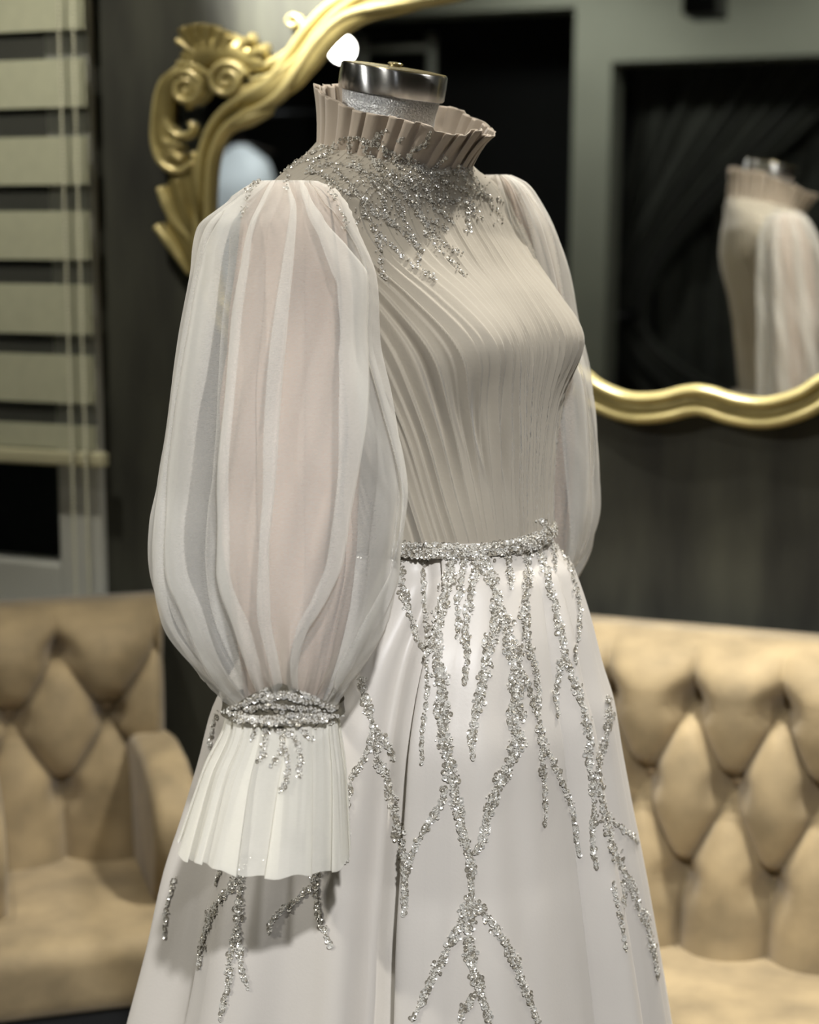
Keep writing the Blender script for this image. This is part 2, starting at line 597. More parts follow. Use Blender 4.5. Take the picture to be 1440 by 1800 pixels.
def relief(pts, rad, height, y0=0.0, n=28, seg=7, closed=False, flip=False, lateral=0.0):
    """a raised strip along a line of the mirror plane: half-round section of half-width rad and given height"""
    P = pts if closed else smooth_line(pts, n)
    P = np.asarray(P, float)
    n = len(P)
    if closed:
        Tn = np.roll(P, -1, 0) - np.roll(P, 1, 0)
    else:
        Tn = np.gradient(P, axis=0)
    Tn /= np.linalg.norm(Tn, axis=1)[:, None] + 1e-9
    Nn = np.stack([Tn[:, 1], -Tn[:, 0]], 1)
    r = np.interp(np.linspace(0, 1, n), np.linspace(0, 1, len(rad)), rad) if np.ndim(rad) else np.full(n, rad)
    hh = np.minimum(height, r * 1.6) if not closed else np.full(n, height)
    P = P + Nn * (np.asarray(lateral)[:, None] if np.ndim(lateral) else lateral)
    V = []
    for k in range(seg + 1):
        w = PI * k / seg
        q = P + Nn * (r * math.cos(w))[:, None] if np.ndim(r) else P
        V.append(np.stack([q[:, 0], -y0 - hh * math.sin(w), q[:, 1]], 1))
    for sgn in (-1.0, 1.0):
        q = P + Nn * (r * sgn)[:, None]
        V.append(np.stack([q[:, 0], np.full(n, 0.012), q[:, 1]], 1))
    A = np.stack(V, 1)
    if flip:
        A = A.copy(); A[..., 0] = 2 * UC - A[..., 0]
    return A


def add_relief(name, m, A, closed=False):
    nr, nc = A.shape[:2]
    F = grid_faces(nr, nc, True)
    V = A.reshape(-1, 3)
    if closed:
        c = np.arange(nc); c2 = (c + 1) % nc
        F = np.vstack([F, np.stack([(nr - 1) * nc + c, (nr - 1) * nc + c2, c2, c], 1)])
    me = raw_mesh(name, V, F)
    if not closed:      # rounded ends
        import bmesh
        bm = bmesh.new(); bm.from_mesh(me); bm.verts.ensure_lookup_table()
        for base in (0, (nr - 1) * nc):
            bm.faces.new([bm.verts[base + i] for i in range(nc)])
        bmesh.ops.recalc_face_normals(bm, faces=bm.faces)
        bm.to_mesh(me); bm.free()
        me.polygons.foreach_set('use_smooth', [True] * len(me.polygons))
    else:
        import bmesh
        bm = bmesh.new(); bm.from_mesh(me)
        bmesh.ops.recalc_face_normals(bm, faces=bm.faces)
        bm.to_mesh(me); bm.free()
    return link(name, me, m, mirror)


half = [(1228, 676), (1200, 679), (1160, 689), (1110, 690), (1060, 671), (1020, 642), (950, 622), (860, 632), (760, 655), (660, 660), (560, 640),
        (470, 600), (410, 540), (386, 470), (380, 400), (382, 320), (390, 268), (410, 232), (440, 212), (472, 196), (505, 170), (538, 124),
        (571, 77), (615, 38), (680, 22), (740, 14), (800, 4), (860, -14), (940, -46), (1040, -80), (1140, -92), (1228, -96)]
hp = smooth_line([on_mirror(*p) for p in half], 170)
loop = np.vstack([hp, np.stack([2 * UC - hp[-2:0:-1, 0], hp[-2:0:-1, 1]], 1)])
# orientation: make the normal (lateral > 0) point away from the glass
ctr = loop.mean(0)
Tn = np.roll(loop, -1, 0) - np.roll(loop, 1, 0)
Nn = np.stack([Tn[:, 1], -Tn[:, 0]], 1)
SGN = 1.0 if ((loop - ctr) * Nn).sum() > 0 else -1.0
LW = 0.62 + 0.38 * np.clip((0.94 - np.abs(loop[:, 0] - UC)) / 0.14, 0, 1)
add_relief('inner_moulding', M['gold_edge'], relief(loop, 0.0105, 0.024, closed=True, lateral=SGN * 0.0085), True)
add_relief('moulding_groove', M['gold'], relief(loop, 0.015, 0.010, closed=True, lateral=SGN * 0.026 * LW), True)
add_relief('outer_moulding', M['gold_edge'], relief(loop, 0.0105, 0.020, closed=True, lateral=SGN * 0.040 * LW), True)
gv = [(x, -0.004, z) for x, z in loop]
k = len(gv)
g = MB()
g.add(gv + [(x, 0.006, z) for x, _, z in gv], [tuple(range(k)), tuple(range(2 * k - 1, k - 1, -1))] + [(i, i + k, (i + 1) % k + k, (i + 1) % k) for i in range(k)])
go = g.build('glass', M['mirror'], mirror)
bk = [(x, 0.008, z) for x, z in (loop + 0 * loop)]
g = MB()
g.add(bk + [(x, 0.022, z) for x, _, z in bk], [tuple(range(k)), tuple(range(2 * k - 1, k - 1, -1))] + [(i, i + k, (i + 1) % k + k, (i + 1) % k) for i in range(k)])
g.build('backing_board', M['dark'], mirror)


def orn(name, pts, rad, h=0.02, y0=0.0, m='gold', n=26):
    """carved ornament traced in the picture plane of the mirror; carved again on the other side of its middle"""
    L = [on_mirror(*p) for p in pts]
    rad = [r * MPX for r in rad]
    for fl in (False, True):
        add_relief(name, M[m], relief(L, rad, h, y0, n=n, flip=fl))


def spiral(cx, cy, r0, r1, a0, turns, n=22):
    return [(cx + (r0 + (r1 - r0) * t) * math.cos(a0 + turns * 2 * PI * t), cy + (r0 + (r1 - r0) * t) * math.sin(a0 + turns * 2 * PI * t)) for t in np.linspace(0, 1, n)]


# dark glass behind the open scrollwork
sg = [(318, 165), (380, 150), (450, 175), (470, 190), (440, 210), (408, 228), (388, 268), (378, 320), (372, 420), (345, 330), (318, 262)]
for fl in (False, True):
    q = [on_mirror(*p) for p in sg]
    if fl:
        q = [(2 * UC - x, z) for x, z in q]
    k = len(q)
    g = MB()
    g.add([(x, -0.001, z) for x, z in q] + [(x, 0.008, z) for x, z in q], [tuple(range(k)), tuple(range(2 * k - 1, k - 1, -1))] + [(i, i + k, (i + 1) % k + k, (i + 1) % k) for i in range(k)])
    g.build('side_glass', M['mirror'], mirror)

# corner shell: body and lobes
orn('shell_body', [(338, 118), (360, 92), (392, 86), (430, 98), (470, 112)], [30, 34, 30, 26, 14], 0.020)
for tip, base, r in (((332, 52), (356, 104), 15), ((352, 46), (366, 102), 14), ((374, 46), (376, 102), 15), ((398, 54), (388, 104), 16), ((412, 66), (398, 106), 13)):
    orn('shell_lobe', [base, ((base[0] + tip[0]) / 2 - 2, (base[1] + tip[1]) / 2), tip], [5, r * 0.75, r], 0.030, 0.006)
for tip, base, r in (((452, 70), (412, 104), 13), ((474, 92), (424, 108), 15), ((440, 90), (415, 110), 9)):
    orn('shell_lobe', [base, ((base[0] + tip[0]) / 2, (base[1] + tip[1]) / 2 - 4), tip], [5, r * 0.7, r], 0.028, 0.006)
orn('shell_ridge', [(318, 72), (342, 88), (372, 108)], [6, 7, 4], 0.036, 0.010, 'gold_edge')
orn('shell_ridge', [(320, 112), (348, 116), (374, 134)], [6, 7, 4], 0.036, 0.010, 'gold_edge')
# volutes
orn('volute_disc', [(385, 142), (408, 142), (432, 142)], [16, 36, 16], 0.016, 0.002)
orn('volute', spiral(407, 143, 5, 33, 0.4, 1.9, 30), [4, 6, 7, 8, 7], 0.022, 0.014, 'gold_edge', 60)
orn('volute_disc', [(312, 158), (335, 160), (360, 162)], [16, 34, 16], 0.016, 0.002)
orn('volute', spiral(336, 157, 5, 31, PI - 0.4, -1.8, 30), [4, 6, 7, 9, 8], 0.022, 0.014, 'gold_edge', 60)
# long scroll from the right volute up to the crest
orn('crest_scroll', [(408, 172), (450, 165), (500, 146), (545, 104), (585, 60), (640, 24), (712, 8), (790, -10)], [18, 26, 27, 24, 20, 18, 16, 8], 0.018, 0.0, 'gold', 50)
orn('scroll_ridge', [(440, 122), (480, 112), (515, 88), (536, 62), (532, 38), (518, 28), (508, 36), (516, 46), (526, 42)], [5, 8, 9, 8, 7, 6, 5, 5, 4], 0.030, 0.004, 'gold_edge', 50)
orn('scroll_ridge', [(442, 142), (490, 130), (530, 100), (562, 58), (596, 22), (640, -6), (700, -22)], [4, 6, 6, 7, 7, 6, 4], 0.028, 0.008, 'gold_edge', 44)
# acanthus leaf down the side
orn('acanthus_leaf', [(326, 128), (300, 150), (290, 190), (290, 235), (304, 268), (328, 286)], [14, 22, 22, 22, 20, 12], 0.018, 0.002, 'gold', 34)
orn('leaf_rib', [(318, 118), (288, 150), (277, 200), (276, 250), (290, 286), (320, 302), (346, 282), (342, 268)], [5, 7, 7, 7, 8, 9, 8, 4], 0.030, 0.006, 'gold_edge', 44)
orn('leaf_rib', [(306, 148), (296, 190), (300, 220), (316, 238), (334, 238), (344, 226), (336, 216)], [4, 6, 7, 8, 8, 7, 4], 0.034, 0.006, 'gold_edge', 40)
orn('leaf_rib', [(284, 236), (302, 250), (324, 258)], [4, 8, 3], 0.034, 0.010, 'gold_edge')
orn('leaf_rib', [(280, 262), (302, 276), (330, 274)], [4, 8, 5], 0.032, 0.008, 'gold')
# lower fan of leaves
orn('fan_body', [(326, 286), (322, 330), (326, 380), (338, 430), (350, 490)], [20, 34, 40, 30, 10], 0.012, 0.0)
orn('fan_leaf', [(286, 330), (296, 352), (312, 388), (338, 420), (350, 436)], [9, 12, 10, 7, 3], 0.036, 0.004, 'gold_edge')
orn('fan_leaf', [(280, 398), (298, 420), (318, 450), (336, 482)], [9, 11, 9, 4], 0.034, 0.004, 'gold_edge')
orn('fan_leaf', [(318, 318), (330, 360), (344, 400), (352, 430)], [8, 10, 8, 4], 0.034, 0.006)
orn('fan_leaf', [(346, 285), (350, 330), (354, 380), (356, 420)], [8, 10, 9, 4], 0.032, 0.006)
orn('frame_curl', [(386, 250), (404, 228), (434, 214), (462, 202), (478, 192), (470, 184), (458, 190)], [8, 10, 10, 12, 10, 7, 5], 0.030, 0.004, 'gold_edge', 40)

# ------------------------------------------------------------------ what the mirror shows of the far side
def at_far(px, py, n):
    u, z = behind(px, py, n)
    return uv(u, n, z)


CN = FAR - 0.42
rod_u0, rod_z = behind(1072, 92, CN)
curt = tag(empty('swagged_curtain', uv(pb_u + 0.5, CN, 0)), 'charcoal curtain tied back to the pale pillar in the far opening', 'curtain')
nu, nv = 260, 60
uL, uR = pb_u - 0.05, -0.75
tie_u, tie_z = behind(1050, 560, CN)
Pc = np.zeros((nv, nu, 3))
s = np.linspace(0, 1, nu)
for i in range(nv):
    z = rod_z + 0.12 - (rod_z + 0.12 - 0.02) * i / (nv - 1)
    g = 1 - 0.86 * math.exp(-((z - tie_z) / (0.95 if z > tie_z else 0.5))**2)
    width = (uR - uL)
    uu = uL + width * s * g - 0.08 * (1 - g)
    depth = 0.055 * np.sin(s * 62 + 1.5 * np.sin(s * 9)) * (0.6 + 0.4 * np.sin(s * 23 + 1)) * (0.55 + 0.45 * g) + 0.10 * (1 - g) * np.sin(s * PI)
    for j in range(nu):
        Pc[i, j] = uv(uu[j], CN + depth[j], z)
Pc -= np.array(curt.location)
sheet('drape', Pc, M['curtain'], curt, closed=False)
Pq = np.zeros((2, nu, 3))
for i, z in enumerate((rod_z + 0.12, 0.02)):
    for j in range(nu):
        Pq[i, j] = uv(uL - 0.02 + (uR + 0.1 - uL) * s[j], CN - 0.17 + 0.04 * math.sin(s[j] * 70) * (0.6 + 0.4 * math.sin(s[j] * 31)), z)
sheet('back_drape', Pq - np.array(curt.location), M['curtain'], curt, closed=False)
b = MB()
b.tube([uv(tie_u - 0.02, CN + 0.15, tie_z + 0.02) - curt.location, uv(tie_u + 0.1, CN + 0.17, tie_z) - curt.location, uv(tie_u + 0.22, CN + 0.12, tie_z + 0.03) - curt.location], [0.025, 0.04, 0.025], 10)
b.build('tie_back', M['black_metal'], curt, smooth=True)
b = MB(); b.box(uL - 0.02, uR + 0.1, CN + 0.22, CN + 0.24, rod_z + 0.1, rod_z + 0.14, T=lambda v: uv(v.x, v.y, v.z) - curt.location)
b.build('curtain_rail', M['black_metal'], curt)

# garment rail in the left opening
gn = FAR - 0.55
r0, rz_ = behind(640, 88, gn)
r1, _ = behind(760, 92, gn)
if r0 > r1:
    r0, r1 = r1, r0
rail = tag(empty('garment_rail', uv((r0 + r1) / 2, gn, 0)), 'steel garment rail standing in the dark far opening', 'clothes rail')
b = MB()
f_ = lambda v: uv(v[0], gn + v[1], v[2]) - rail.location
b.tube([f_((r0, 0, rz_)), f_((r1, 0, rz_))], 0.016, 10)
b.build('rod', M['frame_white'], rail, smooth=True)
for q in (r0, r1):
    b = MB(); b.tube([f_((q, 0, 0.03)), f_((q, 0, rz_ + 0.06))], 0.022, 10); b.build('upright', M['frame_white'], rail, smooth=True)
    b = MB(); b.tube([f_((q, -0.25, 0.02)), f_((q, 0.25, 0.02))], 0.02, 8); b.build('foot', M['black_metal'], rail, smooth=True)

# track spotlight whose glow the mirror catches, and a dark housing under the far ceiling
sn = FAR + 0.75
su, sz = behind(603, 87, sn)
spot = tag(empty('track_spotlight', uv(su, sn, CEIL)), 'bright track spotlight glowing in the mirror beside the scroll', 'spotlight')
rel = lambda v: v - spot.location
b = MB(); b.tube([rel(uv(su, sn, CEIL)), rel(uv(su, sn, sz + 0.06))], 0.008, 8); b.build('stem', M['black_metal'], spot)
toM = (uv(-1.3, WALL, 1.8) - uv(su, sn, sz)).normalized()
qm = toM.to_track_quat('Z', 'Y').to_matrix()
b = MB(); b.lathe([(0.035, -0.16), (0.052, -0.14), (0.055, 0.0), (0.050, 0.0), (0.046, -0.02)], 28, c=rel(uv(su, sn, sz)), M=qm); b.build('housing', M['black_metal'], spot, smooth=True)
b = MB(); b.lathe([(0.046, -0.012), (0.046, -0.008)], 28, c=rel(uv(su, sn, sz)), M=qm); b.build('lens', M['lamp'], spot)

hu0, hz0 = behind(1212, 34, FAR + 0.5)  # unlit black track-light housing under the ceiling
hu1, _ = behind(1272, 34, FAR + 0.5)
hb = tag(empty('track_light_housing', uv((hu0 + hu1) / 2, FAR + 0.5, CEIL)), 'black box speaker hanging from the ceiling above the curtained opening', 'luminaire')
b = MB(); b.box(min(hu0, hu1), max(hu0, hu1), FAR + 0.42, FAR + 0.62, hz0, hz0 + 0.26, T=lambda v: uv(v.x, v.y, v.z) - hb.location); b.build('light_body', M['black_metal'], hb, bevel=0.008)
b = MB(); b.tube([uv((hu0 + hu1) / 2, FAR + 0.52, hz0 + 0.25) - hb.location, uv((hu0 + hu1) / 2, FAR + 0.52, CEIL) - hb.location], 0.015, 8); b.build('bracket', M['black_metal'], hb)

# pale gown on a hanger, a sliver of which shows at the left of the mirror
hn = FAR + 0.30
hgu, hgz = behind(424, 255, hn)
hg = tag(empty('hanging_gown', uv(hgu, hn, 0)), 'pale blue-white gown hanging in the dark opening at the mirror\'s edge', 'gown')
nv, nu = 60, 120
Ph = np.zeros((nv, nu, 3))
w = np.linspace(0, 2 * PI, nu, endpoint=False)
for i in range(nv):
    t = i / (nv - 1)
    z = hgz - t * (hgz - 0.05)
    hw = interp(np.array([t]), [0, 0.04, 0.10, 0.28, 0.45, 1], [0.03, 0.14, 0.17, 0.12, 0.16, 0.34])[0]
    hd = interp(np.array([t]), [0, 0.04, 0.10, 0.28, 0.45, 1], [0.02, 0.05, 0.08, 0.07, 0.10, 0.20])[0]
    fold = 1 + 0.10 * t * np.sin(w * 13 + np.sin(w * 3))
    Ph[i] = np.array([list(uv(hw * math.cos(a) * f, hd * math.sin(a) * f, z)) for a, f in zip(w, fold)])
sheet('gown_body', Ph, M['white_cloth'], hg, closed=True)
b = MB(); b.tube([uv(-0.16, 0, hgz - 0.035), uv(0, 0, hgz + 0.01), uv(0.16, 0, hgz - 0.035)], 0.008, 8); b.tube([uv(0, 0, hgz), uv(0, 0, hgz + 0.08), uv(0.03, 0, hgz + 0.12)], 0.004, 6)
b.build('hanger', M['wood'], hg, smooth=True)
hr = tag(empty('wall_rail', uv(hgu, hn, hgz + 0.13)), 'thin dark rail carrying the pale hanging gown', 'clothes rail')
b = MB(); b.tube([uv(-0.6, 0, 0), uv(0.6, 0, 0)], 0.012, 8); b.build('rod', M['black_metal'], hr, smooth=True)
for q in (-0.55, 0.55):
    b = MB(); b.tube([uv(q, 0, 0), uv(q, 0, CEIL - hgz - 0.13)], 0.008, 8); b.build('hanger_rod', M['black_metal'], hr, smooth=True)


# ------------------------------------------------------------------ tufted seats
def tufted_back(x0, x1, z0, z1, bx, dx, rows, pillow=0.058, base=0.070, nx=200, nz=150, edge=0.03, recline=0.10, topround=0.03):
    """front of a buttoned back: staggered buttons, folds along the diagonals, channels above and below"""
    X = np.linspace(x0, x1, nx)[None, :].repeat(nz, 0)
    Z = np.linspace(z0, z1, nz)[:, None].repeat(nx, 1)
    zt, zb = rows[0], rows[-1]
    dz = (zt - zb) / (len(rows) - 1)
    a = (X - bx) / dx
    c = (zt - Z) / dz
    cc = np.clip(c, 0, len(rows) - 1)
    d1 = np.abs(np.sin(PI * (a + cc / 2)))
    d2 = np.abs(np.sin(PI * (a - cc / 2)))
    h = (d1 * d2 + 1e-6)**0.30
    inside = (c >= 0) & (c <= len(rows) - 1)
    par = np.where(c < 0, 0, (len(rows) - 1) / 2.0)
    ch = np.abs(np.sin(PI * (a + par)))
    fade = np.where(c < 0, np.clip(1 + c / 0.8 * 0.7, 0.25, 1), 1.0)
    h2 = 1 - (1 - ch**0.55) * fade
    h = np.where(inside, h, np.minimum(h2, 1))
    btn = []
    for r, zr_ in enumerate(rows):
        off = 0.5 * (r % 2)
        k0, k1 = math.ceil((x0 + edge - bx) / dx - off), math.floor((x1 - edge - bx) / dx - off)
        for k in range(k0, k1 + 1):
            xb = bx + (k + off) * dx
            btn.append((xb, zr_))
            h -= 0.75 * np.exp(-(((X - xb) / 0.024)**2 + ((Z - zr_) / 0.024)**2))
    ex = np.minimum(np.minimum(X - x0, x1 - X), np.minimum((z1 - Z) * 0.42, Z - z0 + 0.02)) / edge
    er = np.sqrt(np.clip(1 - (1 - np.clip(ex, 0, 1))**2, 0, 1))
    Y = -(base * er + pillow * h * (0.25 + 0.75 * er)) + recline * (Z - z0)
    return X, Y, Z, btn


def back_mesh(X, Y, Z, ydeep, recline, z0):
    nz, nx = X.shape
    Fv = np.stack([X, Y, Z], -1)
    Bv = np.stack([X, np.full_like(X, ydeep) + recline * (Z - z0), Z], -1)
    V = np.vstack([Fv.reshape(-1, 3), Bv.reshape(-1, 3)])
    F = [grid_faces(nz, nx, False), grid_faces(nz, nx, False)[:, ::-1] + nz * nx]
    def strip(idx):
        idx = np.asarray(idx)
        return np.stack([idx[:-1], idx[:-1] + nz * nx, idx[1:] + nz * nx, idx[1:]], 1)
    F.append(strip(np.arange(nx)))
    F.append(strip((nz - 1) * nx + np.arange(nx))[:, ::-1])
    F.append(strip(np.arange(nz) * nx)[:, ::-1])
    F.append(strip(np.arange(nz) * nx + nx - 1))
    return V, np.vstack(F)


def cushion(name, x0, x1, y0, y1, z0, z1, r, m, parent, crown=0.02, n=26):
    """a plump upholstered block: rounded box with a crowned top"""
    import bmesh
    bm = bmesh.new()
    bmesh.ops.create_cube(bm, size=1.0)
    bmesh.ops.scale(bm, vec=(x1 - x0, y1 - y0, z1 - z0), verts=bm.verts)
    bmesh.ops.bevel(bm, geom=list(bm.edges), offset=r, segments=5, affect='EDGES', profile=0.5)
    bmesh.ops.translate(bm, vec=((x0 + x1) / 2, (y0 + y1) / 2, (z0 + z1) / 2), verts=bm.verts)
    fs = [f for f in bm.faces if f.normal.z > 0.9 and f.calc_area() > 0.01]
    es = list({e for f in fs for e in f.edges})
    bmesh.ops.subdivide_edges(bm, edges=es, cuts=n, use_grid_fill=True)
    for v in bm.verts:
        a = (v.co.x - x0) / (x1 - x0); b_ = (v.co.y - y0) / (y1 - y0)
        if v.co.z > z1 - r * 1.01:
            v.co.z += crown * max(0.0, min(1, 16 * a * (1 - a) * b_ * (1 - b_)))**0.6
    me = bpy.data.meshes.new(name)
    bm.to_mesh(me); bm.free()
    me.polygons.foreach_set('use_smooth', [True] * len(me.polygons))
    return link(name, me, m, parent)


def button(parent, x, y, z):
    b = MB()
    R = Matrix.Rotation(PI / 2, 3, 'X')
    b.lathe([(0.0135, -0.006), (0.0135, 0.0), (0.011, 0.004), (0.006, 0.0062), (0.001, 0.0068)], 16, c=(x, y, z), M=R)
    return b.build('button', M['button'], parent, smooth=True)


def add_buttons(parent, X, Y, Z, btn):
    for xb, zb in btn:
        i = int(round((zb - Z[0, 0]) / (Z[-1, 0] - Z[0, 0]) * (Z.shape[0] - 1)))
        j = int(round((xb - X[0, 0]) / (X[0, -1] - X[0, 0]) * (X.shape[1] - 1)))
        button(parent, xb, Y[i, j] - 0.002, zb)


def arm_mesh(name, x0, x1, y_back, prof, m, parent):
    """armrest: the (y, z) outline extruded across its width with soft edges"""
    import bmesh
    bm = bmesh.new()
    vs = [bm.verts.new((x0, y, z)) for y, z in prof]
    f = bm.faces.new(vs)
    r = bmesh.ops.extrude_face_region(bm, geom=[f])
    bmesh.ops.translate(bm, vec=(x1 - x0, 0, 0), verts=[v for v in r['geom'] if isinstance(v, bmesh.types.BMVert)])
    bmesh.ops.recalc_face_normals(bm, faces=bm.faces)
    rim = [e for e in bm.edges if len(e.link_faces) == 2 and e.calc_face_angle(0) > 1.2 and abs(e.verts[0].co.x - e.verts[1].co.x) < 1e-5]
    bmesh.ops.bevel(bm, geom=rim, offset=0.022, segments=4, affect='EDGES', profile=0.5)
    me = bpy.data.meshes.new(name)
    bm.to_mesh(me); bm.free()
    me.polygons.foreach_set('use_smooth', [True] * len(me.polygons))
    me.set_sharp_from_angle(angle=math.radians(50))
    return link(name, me, m, parent)


# armchair under the window: local x to its own left as we see it (picture right), local -y the way it faces
CR = math.radians(17)
ac_c = Vector((-0.635, 3.12, 0))
ac = tag(empty('tufted_armchair', ac_c, CR), 'tan velvet buttoned armchair under the window blind', 'armchair')
rows_c = [0.812, 0.706, 0.573]
X, Y, Z, btn = tufted_back(-0.205, 0.205, 0.42, 0.885, 0.004, 0.176, rows_c, recline=0.16, nx=150, nz=170, edge=0.035)
X = X * (0.90 + 0.10 * (Z - 0.42) / 0.49)
V, F = back_mesh(X, Y, Z, 0.045, 0.16, 0.42)
bk_ = link('backrest', raw_mesh('backrest', V, F), M['velvet'], ac)
add_buttons(bk_, X, Y, Z, btn)
cushion('seat', -0.30, 0.30, -0.47, 0.02, 0.325, 0.445, 0.035, M['velvet'], ac, crown=0.012)
b = MB(); b.box(-0.27, 0.27, -0.43, 0.05, 0.28, 0.33); b.build('seat_base', M['dark'], ac, bevel=0.01)
armp = [(0.02, 0.40), (0.02, 0.66), (-0.03, 0.70), (-0.10, 0.712), (-0.18, 0.705), (-0.245, 0.685), (-0.29, 0.645), (-0.305, 0.595), (-0.300, 0.55), (-0.285, 0.50), (-0.275, 0.44), (-0.27, 0.40)]
for sx in (-1, 1):
    x0, x1 = sorted((sx * 0.118, sx * 0.200))
    arm_mesh('armrest', x0, x1, 0, [(y * 1.22, max(0.39, z - 0.035)) for y, z in armp], M['velvet'], ac)
for sx in (-1, 1):
    for yy in (-0.38, 0.0):
        b = MB(); b.tube([(sx * 0.22, yy, 0.30), (sx * 0.235, yy - 0.01, 0.0)], [0.026, 0.016], 10); b.build('leg', M['wood'], ac, smooth=True)

# sofa along the mirror wall
so = tag(empty('tufted_sofa', uv(-0.25, 2.70, 0), ROT), 'cream tan velvet buttoned sofa along the dark wall under the mirror', 'sofa')
su_ = -0.25
rows_s = [0.828, 0.705, 0.562]
X, Y, Z, btn = tufted_back(-0.78, 0.80, 0.42, 0.918, -0.605 - su_ - 0.002, 0.138, rows_s, recline=0.16, nx=520, nz=170, edge=0.03)
V, F = back_mesh(X, Y, Z, 0.06, 0.16, 0.42)
bk_ = link('backrest', raw_mesh('backrest', V, F), M['velvet'], so)
add_buttons(bk_, X, Y, Z, btn)
cushion('seat', -0.70, 0.72, -0.46, 0.0, 0.32, 0.445, 0.035, M['velvet'], so, crown=0.012)
b = MB(); b.box(-0.76, 0.78, -0.42, 0.05, 0.27, 0.325); b.build('seat_base', M['dark'], so, bevel=0.01)
for sx in (-1, 1):
    x0, x1 = sorted((sx * 0.72, sx * 0.82))
    arm_mesh('armrest', x0, x1, 0, [(y * 1.45, z) for y, z in armp], M['velvet'], so)
for sx in (-1, 1):
    for yy in (-0.38, 0.0):
        b = MB(); b.tube([(sx * 0.70, yy, 0.30), (sx * 0.72, yy - 0.01, 0.0)], [0.028, 0.017], 10); b.build('leg', M['wood'], so, smooth=True)

# ------------------------------------------------------------------ dress form
YAW = math.radians(48)
Fd = np.array([math.sin(YAW), -math.cos(YAW), 0.0])      # the way the form faces
Sd = np.array([math.cos(YAW), math.sin(YAW), 0.0])       # its far shoulder
DO = np.array([0.010, 1.95, 0.0])
form = tag(empty('dress_form', (0.0, 1.95, 0)), 'silver dress form with polished steel neck cap wearing the beaded gown', 'mannequin')
FORM_INV = Matrix.Translation((0, -1.95, 0))


def fchild(o):
    o.data.transform(FORM_INV)
    return o


#        z     cf     a     bf    bb   tilt
BODY = [(1.205, .031, .133, .112, .098, 0), (1.232, .031, .132, .112, .098, 0), (1.28, .028, .135, .114, .100, 0),
        (1.344, .022, .141, .122, .100, 0), (1.40, .010, .151, .134, .100, 0), (1.443, .000, .158, .140, .100, 0),
        (1.49, -.013, .166, .128, .102, 0), (1.525, -.024, .176, .110, .098, 0), (1.56, -.032, .184, .093, .090, .02),
        (1.585, -.036, .180, .086, .086, .05), (1.603, -.036, .160, .084, .084, .10), (1.618, -.036, .130, .085, .084, .14),
        (1.630, -.036, .100, .085, .083, .18), (1.642, -.036, .080, .080, .079, .21)]
BZ = [r[0] for r in BODY]


def body_ring(z, th, grow=0.0):
    """points of the form's surface at height z and angles th (from its front towards its far shoulder)"""
    cf, a, bf, bb, k = (interp(np.array([z]), BZ, [r[i] for r in BODY])[0] for i in (1, 2, 3, 4, 5))
    ct, st = np.cos(th), np.sin(th)
    b = np.where(ct > 0, bf, bb)
    amp = 0.040 * math.exp(-((z - 1.445) / (0.062 if z > 1.445 else 0.052))**2)
    bump = amp * (np.exp(-((th - 0.54) / 0.40)**2) + np.exp(-((th + 0.54) / 0.40)**2))
    rf = (b + bump + grow) * ct
    rs = (a + grow + 0.35 * bump) * st
    P = DO + np.outer(cf + rf, Fd) + np.outer(rs, Sd)
    P[:, 2] = z - k * rf
    return P


thb = np.linspace(-PI, PI, 72, endpoint=False)
zs = np.linspace(0.95, 1.66, 40)
Pf = np.array([body_ring(min(max(z, 1.205), 1.642), thb, -0.012 - (0.02 if z > 1.642 else 0)) + np.array([0, 0, z - min(max(z, 1.205), 1.642)]) for z in zs])
fchild(sheet('torso', Pf, M['glitter'], form))
tilt = Matrix.Rotation(math.radians(8.6), 3, 'Y') @ Matrix.Rotation(math.radians(6.0), 3, 'X')     # leans towards the front
cap_c = at_depth(691, 143, 1.955)
b = MB()
b.lathe([(0.060, -0.115), (0.0535, -0.085), (0.0505, -0.055), (0.0505, -0.030), (0.053, -0.012)], 56, c=cap_c, M=tilt)
fchild(b.build('neck', M['glitter'], form, smooth=True))
b = MB()
b.lathe([(0.050, -0.0145), (0.0555, -0.0145), (0.0572, -0.0125), (0.0576, 0.0), (0.0572, 0.0115), (0.0562, 0.0130)], 96, c=cap_c, M=tilt)
capo = fchild(b.build('neck_cap', M['chrome'], form)); auto_smooth(capo, 40)
b = MB()
b.lathe([(0.0560, 0.0125), (0.0552, 0.0140), (0.040, 0.0152), (0.004, 0.0156)], 64, c=cap_c, M=tilt)
lid = fchild(b.build('cap_lid', M['brass'], capo)); auto_smooth(lid, 40)
b = MB()
b.lathe([(0.010, 0.0150), (0.006, 0.0165), (0.0085, 0.0180), (0.0070, 0.0196), (0.001, 0.0202)], 20, c=cap_c, M=tilt)
fchild(b.build('knob', M['brass'], capo, smooth=True))
b = MB(); b.tube([(0.0, 1.95, 0.02), (0.0, 1.95, 1.0)], 0.014, 14); fchild(b.build('pole', M['chrome'], form, smooth=True))
b = MB(); b.lathe([(0.17, 0.0), (0.17, 0.008), (0.15, 0.014), (0.02, 0.022), (0.016, 0.05)], 48, c=(0, 1.95, 0)); fchild(b.build('base', M['chrome'], form, smooth=True))

# ------------------------------------------------------------------ the gown
gown = tag(empty('beaded_gown', (0.0, 1.95, 0)), 'blush ivory gown with sheer puff sleeves, pleated collar and silver sequin vines', 'dress')


def gchild(o):
    o.data.transform(FORM_INV)
    return o


def gsheet(name, P, m, **k):
    return gchild(sheet(name, P, m, gown, **k))


def bvh_of(P, closed=True):
    nr, nc = P.shape[:2]
    return BVHTree.FromPolygons([tuple(v) for v in P.reshape(-1, 3).tolist()], grid_faces(nr, nc, closed).tolist())


